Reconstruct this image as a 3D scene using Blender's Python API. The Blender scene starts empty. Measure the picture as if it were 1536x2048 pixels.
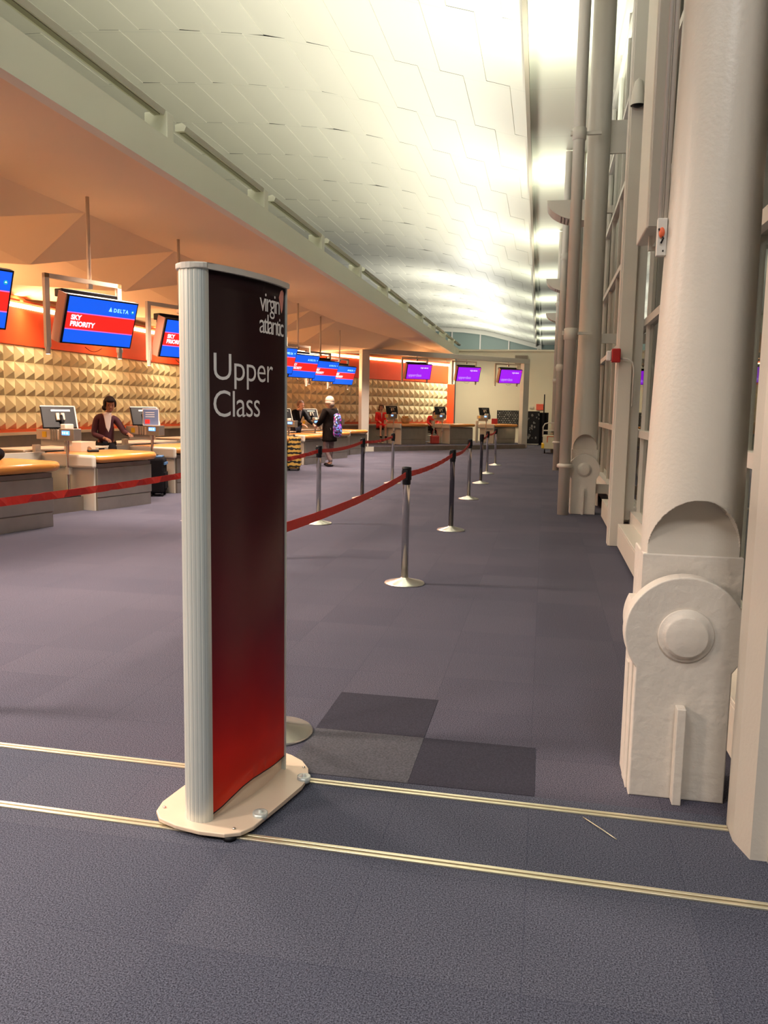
import bpy, bmesh, math, random
from mathutils import Vector, Matrix
random.seed(7)
S = bpy.context.scene
C = S.collection
PI = math.pi

# ------------------------------------------------------------------ camera, world, lights, exposure
cam = bpy.data.cameras.new('camera'); camo = bpy.data.objects.new('camera', cam); C.objects.link(camo)
YAW, PITCH, ROLL = 0.18920985, 0.12455732, 0.01745329
f = Vector((-math.sin(YAW)*math.cos(PITCH), math.cos(YAW)*math.cos(PITCH), -math.sin(PITCH)))
r0 = Vector((math.cos(YAW), math.sin(YAW), 0)); u0 = r0.cross(f)
rr = math.cos(ROLL)*r0 + math.sin(ROLL)*u0; uu = -math.sin(ROLL)*r0 + math.cos(ROLL)*u0
m = Matrix.Identity(4)
for i in range(3):
    m[i][0], m[i][1], m[i][2] = rr[i], uu[i], -f[i]
m.translation = Vector((0, 0, 1.5)) if False else Vector((0, 0, 0))
m[0][3], m[1][3], m[2][3] = 0, 0, 1.5
camo.matrix_world = m
cam.sensor_fit = 'VERTICAL'; cam.sensor_height = 24.0; cam.lens = 1650/2048*24.0
cam.clip_end = 300; cam.clip_start = 0.05
S.camera = camo

S.view_settings.view_transform = 'Standard'; S.view_settings.look = 'None'
S.view_settings.gamma = 1.0; S.view_settings.use_curve_mapping = False
S.view_settings.exposure = 0.35

w = bpy.data.worlds.new('night'); S.world = w; w.use_nodes = True
bg = w.node_tree.nodes['Background']; bg.inputs[0].default_value = (0.10, 0.13, 0.17, 1); bg.inputs[1].default_value = 0.25

def area(name, loc, size, power, col, direction=(0, 0, -1), sy=None, spread=180):
    l = bpy.data.lights.new(name, 'AREA'); l.energy = power; l.color = col
    l.shape = 'RECTANGLE'; l.size = size; l.size_y = sy or size; l.spread = math.radians(spread)
    o = bpy.data.objects.new(name, l); C.objects.link(o); o.location = loc
    o.rotation_euler = Vector(direction).to_track_quat('-Z', 'Y').to_euler()
    return o
# uplights standing on the column brackets
for k in range(-1, 8):
    y = 14.8 + 8.6*k
    area('uplight', (0.2, y, 5.55), 0.5, 72, (0.94, 1.0, 0.82), (-0.10, 0.10, 1), spread=125)
# roof wash: added unseen lights past the fascia, then lamps in its trough
for k in range(4):
    area('trough_lamp', (-6.0, 50 + 9*k, 4.9), 0.6, 420, (1.0, 0.98, 0.90), (0.0, 0.1, 1), 3)  # added fill for the dark far roof, no trough here
for k in range(12):
    y = 1.2 + 3.6*k
    area('trough_lamp', (-4.35, y, 4.75), 0.3, 112, (1.0, 0.97, 0.90), (0.10, 0.1, 1), 2.6)
# warm ceiling lamps over the check in counters
for k in range(-1, 8):
    y = 3.0 + 3.4*k
    area('counter_fill', (-5.3, y, 3.55), 0.5, 135 if k > 2 else 150, (1.0, 0.80, 0.66), (0.10 if k > 1 else 0.45, 0, -1), 1.2, spread=125)
area('counter_fill', (-3.4, 35.6, 3.7), 0.5, 130, (1.0, 0.82, 0.55), (0, 0, -1), 2)
# orange band: added up-lights imitate its bounce on the soffit, cove lamps shine down
for k in range(7):
    area('cove_and_bounce', (-9.9, 3 + 3.1*k, 3.05), 0.25, 44, (1.0, 0.52, 0.26), (0.75, 0, 0.85), 2.6)
    area('cove_and_bounce', (-10.40, 3 + 3.1*k, 3.42), 0.06, 12, (1.0, 0.72, 0.35), (-0.35, 0, -1), 2.9)
    area('wall_washer', (-9.95, 3 + 3.1*k, 3.50), 0.1, 30, (1.0, 0.84, 0.55), (-0.1, 0, -1), 2.8, spread=120)
area('cove_and_bounce', (-7.6, 29.0, 3.0), 0.25, 40, (1.0, 0.50, 0.24), (0.7, -0.4, 0.85), 2.6)
area('cove_and_bounce', (-5.6, 33.6, 3.0), 0.25, 40, (1.0, 0.50, 0.24), (0.6, -0.5, 0.85), 2.6)
# added fill lights high under the roof, no fittings there
for k in range(5):
    area('hall_fill', (-2.9, -1.8 + 9*k, 7.6), 1.6, 130 if k == 0 else 12, (1.0, 0.96, 0.93), (0.12 if k else 0.22, 0.22 if k else 0.55, -1))

area('hall_fill', (1.1, -2.8, 6.4), 1.2, 130, (1.0, 0.97, 0.93), (-0.38, 0.75, -1))  # added fill from behind the camera for sign face and column

# ------------------------------------------------------------------ materials
def mat(name, col, rough=0.5, metal=0.0, noise=None, bump=None, emit=None, estr=0, spec=0.5, alpha=None):
    """noise=(scale, amount) varies the colour a little, bump=(scale, strength)"""
    mt = bpy.data.materials.new(name); mt.use_nodes = True
    nt = mt.node_tree; b = nt.nodes['Principled BSDF']
    b.inputs['Base Color'].default_value = (*col, 1); b.inputs['Roughness'].default_value = rough
    b.inputs['Metallic'].default_value = metal; b.inputs['Specular IOR Level'].default_value = spec
    tc = nt.nodes.new('ShaderNodeTexCoord')
    if noise:
        n = nt.nodes.new('ShaderNodeTexNoise'); n.inputs['Scale'].default_value = noise[0]; n.inputs['Detail'].default_value = 4
        nt.links.new(tc.outputs['Object'], n.inputs['Vector'])
        mx = nt.nodes.new('ShaderNodeMix'); mx.data_type = 'RGBA'
        nt.links.new(n.outputs['Fac'], mx.inputs['Factor'])
        a = noise[1]
        mx.inputs[6].default_value = (*[max(0, c*(1-a)) for c in col], 1); mx.inputs[7].default_value = (*[min(1, c*(1+a)) for c in col], 1)
        nt.links.new(mx.outputs[2], b.inputs['Base Color'])
    if bump:
        n = nt.nodes.new('ShaderNodeTexNoise'); n.inputs['Scale'].default_value = bump[0]; n.inputs['Detail'].default_value = 5
        nt.links.new(tc.outputs['Object'], n.inputs['Vector'])
        bp = nt.nodes.new('ShaderNodeBump'); bp.inputs['Strength'].default_value = bump[1]; bp.inputs['Distance'].default_value = 0.01
        nt.links.new(n.outputs['Fac'], bp.inputs['Height']); nt.links.new(bp.outputs['Normal'], b.inputs['Normal'])
    if emit:
        b.inputs['Emission Color'].default_value = (*emit, 1); b.inputs['Emission Strength'].default_value = estr
    if alpha is not None: b.inputs['Alpha'].default_value = alpha
    return mt
def bsdf(mt): return mt.node_tree.nodes['Principled BSDF']

WHITE = mat('white_paint', (0.62, 0.575, 0.505), 0.38, noise=(3, 0.05), bump=(60, 0.12))
WHITE_ROUGH = mat('chipped_white_paint', (0.64, 0.59, 0.53), 0.45, noise=(6, 0.07), bump=(22, 0.5))
FRAME = mat('window_frame_paint', (0.62, 0.58, 0.52), 0.4, noise=(2, 0.04))
CREAM = mat('cream_plaster', (0.70, 0.66, 0.52), 0.7, noise=(1.5, 0.04))
FASCIA = mat('fascia_paint', (0.66, 0.66, 0.53), 0.6, noise=(0.6, 0.05))
SOFFIT = mat('soffit_plaster', (0.76, 0.58, 0.37), 0.75, noise=(0.5, 0.06))  # peach tint puts the orange bounced light into the plaster colour
PYR = mat('relief_plaster', (0.74, 0.66, 0.44), 0.6, noise=(2, 0.05))
ORANGE = mat('orange_red_paint', (0.92, 0.10, 0.025), 0.5, noise=(1.5, 0.08))
DADO = mat('terracotta_rail', (0.62, 0.10, 0.03), 0.45)
STEEL = mat('brushed_steel', (0.40, 0.38, 0.34), 0.32, 0.85, noise=(5, 0.15))
STEEL_DARK = mat('dark_brushed_steel', (0.28, 0.25, 0.22), 0.35, 0.8, noise=(5, 0.2))
CHROME = mat('satin_chrome', (0.66, 0.64, 0.60), 0.16, 1.0)
CHROME_BASE = mat('spun_steel_base', (0.80, 0.78, 0.70), 0.28, 0.9)
CHROME_DARK = mat('dark_polished_chrome', (0.20, 0.19, 0.20), 0.14, 1.0)
BLACK = mat('black_plastic', (0.010, 0.010, 0.012), 0.45, spec=0.25)
CLOTH_BLACK = mat('black_cloth', (0.009, 0.008, 0.010), 0.95, bump=(80, 0.4), spec=0.1)
BELT = mat('red_belt_webbing', (0.62, 0.022, 0.015), 0.6, noise=(40, 0.12))
GREYPAINT = mat('pale_grey_panel', (0.58, 0.54, 0.46), 0.45, noise=(3, 0.05))
PALEBEIGE = mat('pale_beige_laminate', (0.62, 0.50, 0.38), 0.4, noise=(3, 0.04))
SILVER = mat('silver_anodised', (0.62, 0.66, 0.62), 0.38, 0.35)
ACRYL = mat('frosted_acrylic', (0.72, 0.58, 0.44), 0.22, noise=(4, 0.05))
YELLOW = mat('yellow_sticker', (0.85, 0.55, 0.03), 0.5)
LCD = mat('blue_lcd', (0.1, 0.3, 0.9), 0.3, emit=(0.10, 0.33, 0.95), estr=1.4)
LCDT = mat('lcd_digits', (0.6, 0.8, 1), 0.3, emit=(0.55, 0.75, 1.0), estr=1.2)
BLUE = mat('screen_blue', (0.01, 0.05, 0.5), 0.3, emit=(0.005, 0.115, 0.86), estr=0.80)
RED = mat('screen_red', (0.5, 0.02, 0.02), 0.3, emit=(0.95, 0.022, 0.014), estr=0.72)
PINK = mat('screen_line', (0.6, 0.2, 0.5), 0.3, emit=(0.75, 0.12, 0.55), estr=0.8)
PURPLE = mat('screen_purple', (0.2, 0.02, 0.5), 0.3, emit=(0.33, 0.012, 0.80), estr=0.85)
SCRW = mat('screen_white', (0.8, 0.8, 0.8), 0.3, emit=(0.85, 0.85, 0.95), estr=0.85)
SCRC = mat('screen_cyan', (0.4, 0.8, 0.9), 0.3, emit=(0.30, 0.80, 0.90), estr=0.85)
SCRV = mat('screen_lilac', (0.5, 0.4, 0.9), 0.3, emit=(0.45, 0.30, 0.95), estr=0.9)
LAMP = mat('lit_lamp', (1, 1, 1), 0.3, emit=(1, 0.93, 0.80), estr=6)
COVE = mat('lit_cove_tube', (1, 1, 1), 0.3, emit=(1, 0.78, 0.42), estr=7)
TUBE_OFF = mat('trough_groove', (0.30, 0.29, 0.20), 0.5)
TUBE = mat('lit_trough_lens', (1, 1, 1), 0.3, emit=(1, 0.98, 0.88), estr=1.2)
SIGNTEXT = mat('sign_letter_vinyl', (0.95, 0.92, 0.88), 0.5)
SIGNPINK = mat('sign_emblem_vinyl', (0.75, 0.30, 0.24), 0.5)
SKIN_D = mat('brown_skin', (0.30, 0.13, 0.07), 0.5)
SKIN_L = mat('light_skin', (0.62, 0.35, 0.25), 0.5)
HAIR_D = mat('dark_hair', (0.012, 0.007, 0.006), 0.75, spec=0.2)
HAIR_B = mat('brown_hair', (0.14, 0.07, 0.04), 0.6)
PLUM = mat('plum_knit', (0.060, 0.010, 0.020), 0.8, bump=(120, 0.3))
WHITECLOTH = mat('white_cloth', (0.75, 0.68, 0.66), 0.8)
REDCLOTH = mat('red_cloth', (0.80, 0.02, 0.025), 0.7)
GREYCLOTH = mat('grey_cloth', (0.20, 0.17, 0.17), 0.85)
CREAMCLOTH = mat('cream_knit', (0.40, 0.29, 0.22), 0.9, bump=(90, 0.4))
NAVY = mat('navy_cloth', (0.02, 0.02, 0.04), 0.85)
REDPLASTIC = mat('red_plastic', (0.42, 0.015, 0.015), 0.35)
REDBAG = mat('red_leather', (0.45, 0.05, 0.04), 0.5)
RUST = mat('orange_red_fitting', (0.70, 0.12, 0.04), 0.5)
DARKWALL = mat('dark_outdoors', (0.02, 0.025, 0.03), 0.9)
STRIP = mat('brass_edging', (0.83, 0.76, 0.55), 0.30, 0.75)
GROOVE = mat('dull_groove', (0.25, 0.20, 0.12), 0.5, 0.5)
BASKET = mat('wicker', (0.50, 0.28, 0.12), 0.7, noise=(30, 0.3))
YELLOW_REFLECTION = mat('painted_yellow_reflection', (0.65, 0.60, 0.12), 0.5)

def wood_mat():
    mt = mat('orange_wood_veneer', (0.66, 0.27, 0.06), 0.24)
    nt = mt.node_tree; b = bsdf(mt); tc = nt.nodes.new('ShaderNodeTexCoord')
    wv = nt.nodes.new('ShaderNodeTexWave'); wv.inputs['Scale'].default_value = 3; wv.inputs['Distortion'].default_value = 4; wv.inputs['Detail'].default_value = 3
    mp = nt.nodes.new('ShaderNodeMapping'); mp.inputs['Scale'].default_value = (6, 0.6, 6)
    nt.links.new(tc.outputs['Object'], mp.inputs[0]); nt.links.new(mp.outputs[0], wv.inputs[0])
    r = nt.nodes.new('ShaderNodeValToRGB'); r.color_ramp.elements[0].color = (0.60, 0.235, 0.05, 1); r.color_ramp.elements[1].color = (0.70, 0.30, 0.075, 1)
    nt.links.new(wv.outputs['Fac'], r.inputs[0]); nt.links.new(r.outputs[0], b.inputs['Base Color'])
    return mt
WOOD = wood_mat()

def carpet_mat(name, ca, cb, cm):
    mt = bpy.data.materials.new(name); mt.use_nodes = True; nt = mt.node_tree; b = nt.nodes['Principled BSDF']
    b.inputs['Roughness'].default_value = 0.95; b.inputs['Specular IOR Level'].default_value = 0.15
    L = nt.links.new
    tc = nt.nodes.new('ShaderNodeTexCoord')
    # tile grid, each tile its own shade
    br = nt.nodes.new('ShaderNodeTexBrick'); br.offset = 0; br.squash = 1
    br.inputs['Scale'].default_value = 1.0; br.inputs['Brick Width'].default_value = 0.5; br.inputs['Row Height'].default_value = 0.5
    br.inputs['Mortar Size'].default_value = 0.0018; br.inputs['Mortar Smooth'].default_value = 0.2
    br.inputs['Color1'].default_value = (*ca, 1); br.inputs['Color2'].default_value = (*cb, 1)
    br.inputs['Mortar'].default_value = (*cm, 1); br.inputs['Bias'].default_value = 0.25
    L(tc.outputs['Object'], br.inputs['Vector'])
    # large worn zones
    n1 = nt.nodes.new('ShaderNodeTexNoise'); n1.inputs['Scale'].default_value = 0.45; n1.inputs['Detail'].default_value = 3
    L(tc.outputs['Object'], n1.inputs['Vector'])
    m1 = nt.nodes.new('ShaderNodeMix'); m1.data_type = 'RGBA'; m1.blend_type = 'MULTIPLY'; m1.inputs['Factor'].default_value = 1
    r1 = nt.nodes.new('ShaderNodeValToRGB'); r1.color_ramp.elements[0].position = 0.3; r1.color_ramp.elements[1].position = 0.7
    r1.color_ramp.elements[0].color = (0.82, 0.82, 0.86, 1); r1.color_ramp.elements[1].color = (1.12, 1.06, 1.06, 1)
    L(n1.outputs['Fac'], r1.inputs[0]); L(br.outputs['Color'], m1.inputs[6]); L(r1.outputs[0], m1.inputs[7])
    # fine flecks
    n2 = nt.nodes.new('ShaderNodeTexNoise'); n2.inputs['Scale'].default_value = 210; n2.inputs['Detail'].default_value = 2; n2.inputs['Roughness'].default_value = 0.8
    L(tc.outputs['Object'], n2.inputs['Vector'])
    r2 = nt.nodes.new('ShaderNodeValToRGB'); r2.color_ramp.elements[0].position = 0.38; r2.color_ramp.elements[1].position = 0.66
    r2.color_ramp.elements[0].color = (0.35, 0.35, 0.40, 1); r2.color_ramp.elements[1].color = (2.1, 2.1, 2.05, 1)
    m2 = nt.nodes.new('ShaderNodeMix'); m2.data_type = 'RGBA'; m2.blend_type = 'MULTIPLY'; m2.inputs['Factor'].default_value = 1
    L(n2.outputs['Fac'], r2.inputs[0]); L(m1.outputs[2], m2.inputs[6]); L(r2.outputs[0], m2.inputs[7])
    L(m2.outputs[2], b.inputs['Base Color'])
    bp = nt.nodes.new('ShaderNodeBump'); bp.inputs['Strength'].default_value = 0.5; bp.inputs['Distance'].default_value = 0.004
    L(n2.outputs['Fac'], bp.inputs['Height']); L(bp.outputs['Normal'], b.inputs['Normal'])
    return mt
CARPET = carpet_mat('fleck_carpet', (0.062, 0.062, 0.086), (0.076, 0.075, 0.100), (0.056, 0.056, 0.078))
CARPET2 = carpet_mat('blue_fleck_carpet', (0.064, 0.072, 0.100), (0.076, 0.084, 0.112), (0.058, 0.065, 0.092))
TILE_DARK = mat('dark_carpet_tile', (0.038, 0.037, 0.052), 0.95, noise=(170, 0.7), spec=0.1)
TILE_LIGHT = mat('worn_carpet_tile', (0.078, 0.078, 0.092), 0.95, noise=(120, 0.8), spec=0.1)

def print_mat():
    """printed artwork of the sign face: near-black brown above, deep maroon, bright red at the foot"""
    mt = mat('printed_sign_face', (0.1, 0.01, 0.01), 0.30)
    nt = mt.node_tree; b = bsdf(mt); tc = nt.nodes.new('ShaderNodeTexCoord'); sp = nt.nodes.new('ShaderNodeSeparateXYZ')
    nt.links.new(tc.outputs['Object'], sp.inputs[0])
    ns = nt.nodes.new('ShaderNodeTexNoise'); ns.inputs['Scale'].default_value = 3
    nt.links.new(tc.outputs['Object'], ns.inputs[0])
    ad = nt.nodes.new('ShaderNodeMath'); ad.operation = 'MULTIPLY_ADD'; ad.inputs[1].default_value = 0.22; ad.inputs[2].default_value = -0.11
    nt.links.new(ns.outputs['Fac'], ad.inputs[0])
    # lower at the far (right) end too
    a2 = nt.nodes.new('ShaderNodeMath'); a2.operation = 'ADD'
    nt.links.new(ad.outputs[0], a2.inputs[0]); nt.links.new(sp.outputs['Z'], a2.inputs[1])
    mr = nt.nodes.new('ShaderNodeMath'); mr.operation = 'MULTIPLY'; mr.inputs[1].default_value = 0.5
    nt.links.new(a2.outputs[0], mr.inputs[0])
    r = nt.nodes.new('ShaderNodeValToRGB'); e = r.color_ramp.elements
    e[0].position = 0.04; e[0].color = (0.90, 0.055, 0.018, 1)
    e[1].position = 1.0; e[1].color = (0.034, 0.011, 0.013, 1)
    for p, c in ((0.13, (0.80, 0.026, 0.016)), (0.22, (0.42, 0.010, 0.020)), (0.34, (0.20, 0.008, 0.024)), (0.55, (0.085, 0.008, 0.015)), (0.78, (0.040, 0.009, 0.013))):
        x = e.new(p); x.color = (min(1, c[0]*1.3), c[1]*1.3, c[2]*1.3, 1)
    nt.links.new(mr.outputs[0], r.inputs[0]); nt.links.new(r.outputs[0], b.inputs['Base Color'])
    return mt
PRINT = print_mat()

def roof_mat():
    mt = mat('roof_panels', (0.68, 0.66, 0.55), 0.45)
    nt = mt.node_tree; b = bsdf(mt); tc = nt.nodes.new('ShaderNodeTexCoord')
    sp = nt.nodes.new('ShaderNodeSeparateXYZ'); nt.links.new(tc.outputs['Object'], sp.inputs[0])
    dv = nt.nodes.new('ShaderNodeMath'); dv.operation = 'DIVIDE'; dv.inputs[1].default_value = 2.95
    fr = nt.nodes.new('ShaderNodeMath'); fr.operation = 'FRACT'
    lt = nt.nodes.new('ShaderNodeMath'); lt.operation = 'LESS_THAN'; lt.inputs[1].default_value = 0.008
    nt.links.new(sp.outputs['Y'], dv.inputs[0]); nt.links.new(dv.outputs[0], fr.inputs[0]); nt.links.new(fr.outputs[0], lt.inputs[0])
    mx = nt.nodes.new('ShaderNodeMix'); mx.data_type = 'RGBA'
    mx.inputs[6].default_value = (0.68, 0.66, 0.55, 1); mx.inputs[7].default_value = (0.60, 0.59, 0.49, 1)
    nt.links.new(lt.outputs[0], mx.inputs['Factor']); nt.links.new(mx.outputs[2], b.inputs['Base Color'])
    return mt
ROOF = roof_mat()

def glass_mat(name, tint, rough=0.0):
    mt = bpy.data.materials.new(name); mt.use_nodes = True; nt = mt.node_tree
    b = nt.nodes['Principled BSDF']; nt.nodes.remove(b); out = nt.nodes['Material Output']
    fz = nt.nodes.new('ShaderNodeFresnel'); fz.inputs[0].default_value = 1.6
    tr = nt.nodes.new('ShaderNodeBsdfTransparent'); tr.inputs[0].default_value = (*tint, 1)
    gl = nt.nodes.new('ShaderNodeBsdfGlossy'); gl.inputs['Roughness'].default_value = rough; gl.inputs[0].default_value = (0.95, 0.95, 0.92, 1)
    mx = nt.nodes.new('ShaderNodeMixShader')
    nt.links.new(fz.outputs[0], mx.inputs[0]); nt.links.new(tr.outputs[0], mx.inputs[1]); nt.links.new(gl.outputs[0], mx.inputs[2])
    nt.links.new(mx.outputs[0], out.inputs[0])
    return mt
GLASS = glass_mat('window_glass', (0.55, 0.62, 0.60))
ACRYLIC_CLEAR = glass_mat('clear_acrylic', (0.9, 0.9, 0.9), 0.05)

# ------------------------------------------------------------------ mesh helpers
class MB:
    def __init__(s): s.bm = bmesh.new()
    def box(s, x0, x1, y0, y1, z0, z1, mi=0, bev=0):
        vs = [s.bm.verts.new((x, y, z)) for z in (z0, z1) for x, y in ((x0, y0), (x1, y0), (x1, y1), (x0, y1))]
        fs = [s.bm.faces.new([vs[i] for i in q]) for q in ((3, 2, 1, 0), (4, 5, 6, 7), (0, 1, 5, 4), (1, 2, 6, 5), (2, 3, 7, 6), (3, 0, 4, 7))]
        for q in fs: q.material_index = mi
        if bev:
            es = list({e for q in fs for e in q.edges})
            bmesh.ops.bevel(s.bm, geom=es, offset=bev, segments=3, affect='EDGES', profile=0.5)
        return s
    def prism(s, pts, z0, z1, mi=0, bev=0, M=None):
        """pts: xy outline; M optional matrix applied"""
        a = [s.bm.verts.new((p[0], p[1], z0)) for p in pts]; b = [s.bm.verts.new((p[0], p[1], z1)) for p in pts]
        n = len(pts); fs = [s.bm.faces.new(a[::-1]), s.bm.faces.new(b)]
        for i in range(n): fs.append(s.bm.faces.new((a[i], a[(i+1) % n], b[(i+1) % n], b[i])))
        for q in fs: q.material_index = mi
        if M: bmesh.ops.transform(s.bm, matrix=M, verts=a+b)
        if bev:
            es = list(fs[0].edges)+list(fs[1].edges)
            bmesh.ops.bevel(s.bm, geom=es, offset=bev, segments=3, affect='EDGES', profile=0.5)
        return s
    def lathe(s, prof, cx=0, cy=0, seg=24, mi=0, M=None):
        rings = []; allv = []
        for (r, z) in prof:
            if r < 1e-6: ring = [s.bm.verts.new((cx, cy, z))]
            else: ring = [s.bm.verts.new((cx+r*math.cos(2*PI*i/seg), cy+r*math.sin(2*PI*i/seg), z)) for i in range(seg)]
            rings.append(ring); allv += ring
        for a, b in zip(rings, rings[1:]):
            for i in range(seg):
                j = (i+1) % seg
                q = [a[i % len(a)], a[j % len(a)], b[j % len(b)], b[i % len(b)]]
                u = []
                for v in q:
                    if v not in u: u.append(v)
                if len(u) > 2:
                    fc = s.bm.faces.new(u); fc.material_index = mi; fc.smooth = True
        if M: bmesh.ops.transform(s.bm, matrix=M, verts=allv)
        return s
    def tube(s, pts, r, seg=10, mi=0):
        pts = [Vector(p) for p in pts]; rings = []
        for i, p in enumerate(pts):
            t = (pts[min(i+1, len(pts)-1)]-pts[max(i-1, 0)]).normalized()
            a = t.orthogonal().normalized() if not rings else (prev - t*prev.dot(t)).normalized()
            prev = a; b = t.cross(a)
            rad = r[i] if isinstance(r, (list, tuple)) else r
            rings.append([s.bm.verts.new(p+rad*(math.cos(2*PI*k/seg)*a+math.sin(2*PI*k/seg)*b)) for k in range(seg)])
        for a, b in zip(rings, rings[1:]):
            for k in range(seg):
                fc = s.bm.faces.new((a[k], a[(k+1) % seg], b[(k+1) % seg], b[k])); fc.material_index = mi; fc.smooth = True
        for rg, rev in ((rings[0], True), (rings[-1], False)):
            fc = s.bm.faces.new(rg[::-1] if rev else rg); fc.material_index = mi
        return s
    def ell(s, c, rad, mi=0, seg=16, rings=10):
        geo = bmesh.ops.create_uvsphere(s.bm, u_segments=seg, v_segments=rings, radius=1, matrix=Matrix.Translation(Vector(c)) @ Matrix.Diagonal((*rad, 1)))
        for v in geo['verts']:
            for fc in v.link_faces: fc.material_index = mi; fc.smooth = True
        return s
    def poly(s, pts, mi=0):
        fc = s.bm.faces.new([s.bm.verts.new(p) for p in pts]); fc.material_index = mi; return s

def obj(name, mb, mats, parent=None, loc=(0, 0, 0), rz=0, label=None, cat=None, group=None, kind=None):
    bm = mb.bm if isinstance(mb, MB) else mb
    bmesh.ops.recalc_face_normals(bm, faces=bm.faces)
    me = bpy.data.meshes.new(name); bm.to_mesh(me); bm.free()
    for q in (mats if isinstance(mats, (list, tuple)) else [mats]): me.materials.append(q)
    o = bpy.data.objects.new(name, me); C.objects.link(o)
    o.location = loc; o.rotation_euler = (0, 0, rz)
    if parent: o.parent = parent
    tag(o, label, cat, group, kind)
    return o
def tag(o, label=None, cat=None, group=None, kind=None):
    if label: o['label'] = label
    if cat: o['category'] = cat
    if group: o['group'] = group
    if kind: o['kind'] = kind
    return o
def thing(name, label, cat, loc=(0, 0, 0), rz=0, group=None):
    o = bpy.data.objects.new(name, None); C.objects.link(o); o.location = loc; o.rotation_euler = (0, 0, rz)
    o.empty_display_size = 0.1
    return tag(o, label, cat, group)
def struct(name, mb, mats, **k): return obj(name, mb, mats, kind='structure', **k)
def dup(root, loc=None, rz=None, label=None, group=None):
    r = root.copy(); C.objects.link(r)
    if loc is not None: r.location = loc
    if rz is not None: r.rotation_euler = (0, 0, rz)
    if label: r['label'] = label
    if group: r['group'] = group
    def rec(src, dst):
        for ch in list(src.children):
            c = ch.copy(); C.objects.link(c); c.parent = dst; rec(ch, c)
    rec(root, r)
    return r
def text_bm(txt, size, spacing=1.0, offset=0.0, depth=0.0, shear=0):
    cu = bpy.data.curves.new('txt', 'FONT'); cu.body = txt; cu.size = size; cu.space_character = spacing
    cu.offset = offset; cu.extrude = depth; cu.resolution_u = 4; cu.shear = shear
    o = bpy.data.objects.new('txt', cu); C.objects.link(o)
    bpy.context.view_layer.update()
    me = bpy.data.meshes.new_from_object(o.evaluated_get(bpy.context.evaluated_depsgraph_get()))
    bm = bmesh.new(); bm.from_mesh(me)
    C.objects.unlink(o); bpy.data.objects.remove(o); bpy.data.meshes.remove(me)
    return bm
def boxbm(*a, **k): return MB().box(*a, **k)

# ------------------------------------------------------------------ floor
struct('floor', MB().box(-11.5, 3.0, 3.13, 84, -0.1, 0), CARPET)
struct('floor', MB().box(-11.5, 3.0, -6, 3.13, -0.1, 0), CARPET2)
def tile(name, x0, x1, y0, y1, m, label):
    obj(name, MB().box(x0, x1, y0, y1, 0.0003, 0.0018), m, label=label, cat='carpet tile')
tile('carpet_tile', -1.0, -0.485, 3.612, 4.12, TILE_DARK, 'darker navy carpet tile beside the round steel base near the tall sign')
tile('carpet_tile', -1.0, -0.485, 3.135, 3.61, TILE_LIGHT, 'worn speckled grey carpet tile just behind the tall sign foot')
tile('carpet_tile', -0.483, 0.02, 3.135, 3.61, TILE_DARK, 'darker navy carpet tile touching the upper metal floor strip')
# metal expansion strips in the carpet
def floor_strip(y, x0, x1, dy, label):
    t = thing('floor_strip', label, 'floor strip', (0, 0, 0))
    for k, (a, b) in enumerate(((0, 0.013), (0.024, 0.037))):
        obj('metal_edge', MB().prism([(x0, y+a), (x1, y+a+dy), (x1, y+b+dy), (x0, y+b)], 0.0, 0.006, bev=0.001), STRIP, t)
    obj('groove', MB().prism([(x0, y+.013), (x1, y+.013+dy), (x1, y+.024+dy), (x0, y+.024)], 0.0, 0.003), GROOVE, t)
floor_strip(3.125, -4.5, 0.715, -0.065*1.7, 'long double metal strip across the carpet behind the tall sign, ending at the white wall end')
floor_strip(2.66, -4.5, 2.0, -0.10*1.6, 'long double metal strip across the carpet in front of the tall sign')
obj('plastic_tie', MB().tube([(0.20+0.11*t, 3.00-0.14*t-0.02*math.sin(PI*t), 0.004+0.01*math.sin(PI*t)) for t in [i/10 for i in range(11)]], 0.0018, 6), STRIP,
    label='thin curved pale plastic thread lying on carpet by the metal strip', cat='thread')
obj('paper_scrap', MB().prism([(-4.62, 9.98), (-4.5, 9.97), (-4.49, 10.01), (-4.61, 10.03)], 0.001, 0.004), WHITECLOTH,
    label='small white paper scrap lying on open carpet before the counters', cat='paper scrap')

# ------------------------------------------------------------------ roof
prof = [(-16.0, 9.45), (-13, 9.62), (-10.5, 9.62), (-8.2, 9.50), (-6.1, 9.25), (-5.3, 9.08), (-4.0, 8.76), (-2.7, 8.42), (-0.58, 7.86)]
def roofz(x):
    for (a, za), (b, zb) in zip(prof, prof[1:]):
        if a <= x <= b: return za+(zb-za)*(x-a)/(b-a)
    return prof[-1][1]
mb = MB(); x = -16.0; Ys = [-6, 83]
YB = [-6 + 2.95*i for i in range(31)]
shift = 0
for i in range(30):
    y0, y1 = YB[i], YB[i+1]
    x = -16.0 + (0.47 if i % 2 else 0)
    if x > -16: mb.poly([(-16, y0, roofz(-16)), (x, y0, roofz(x)), (x, y1, roofz(x)), (-16, y1, roofz(-16))])
    while x < -0.58-1e-6:
        x1 = min(x+0.94, -0.58)
        mb.poly([(x, y0, roofz(x)), (x1, y0, roofz(x1)-0.011), (x1, y1, roofz(x1)-0.011), (x, y1, roofz(x))])
        mb.poly([(x1, y0, roofz(x1)-0.011), (x1, y0, roofz(x1)), (x1, y1, roofz(x1)), (x1, y1, roofz(x1)-0.011)])
        x = x1
struct('ceiling', mb, ROOF)
struct('ceiling', MB().box(-0.58, 1.6, -6, 83, 7.90, 8.0), ROOF)
struct('trim_1', MB().prism([(-0.61, -6), (-0.53, -6), (-0.53, 14), (-1.05, 83), (-1.13, 83), (-0.61, 14)], 7.74, 7.95), mat('shaded_trim', (0.36, 0.31, 0.24), 0.6))  # dark colour paints in the shade on the unlit trim
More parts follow.
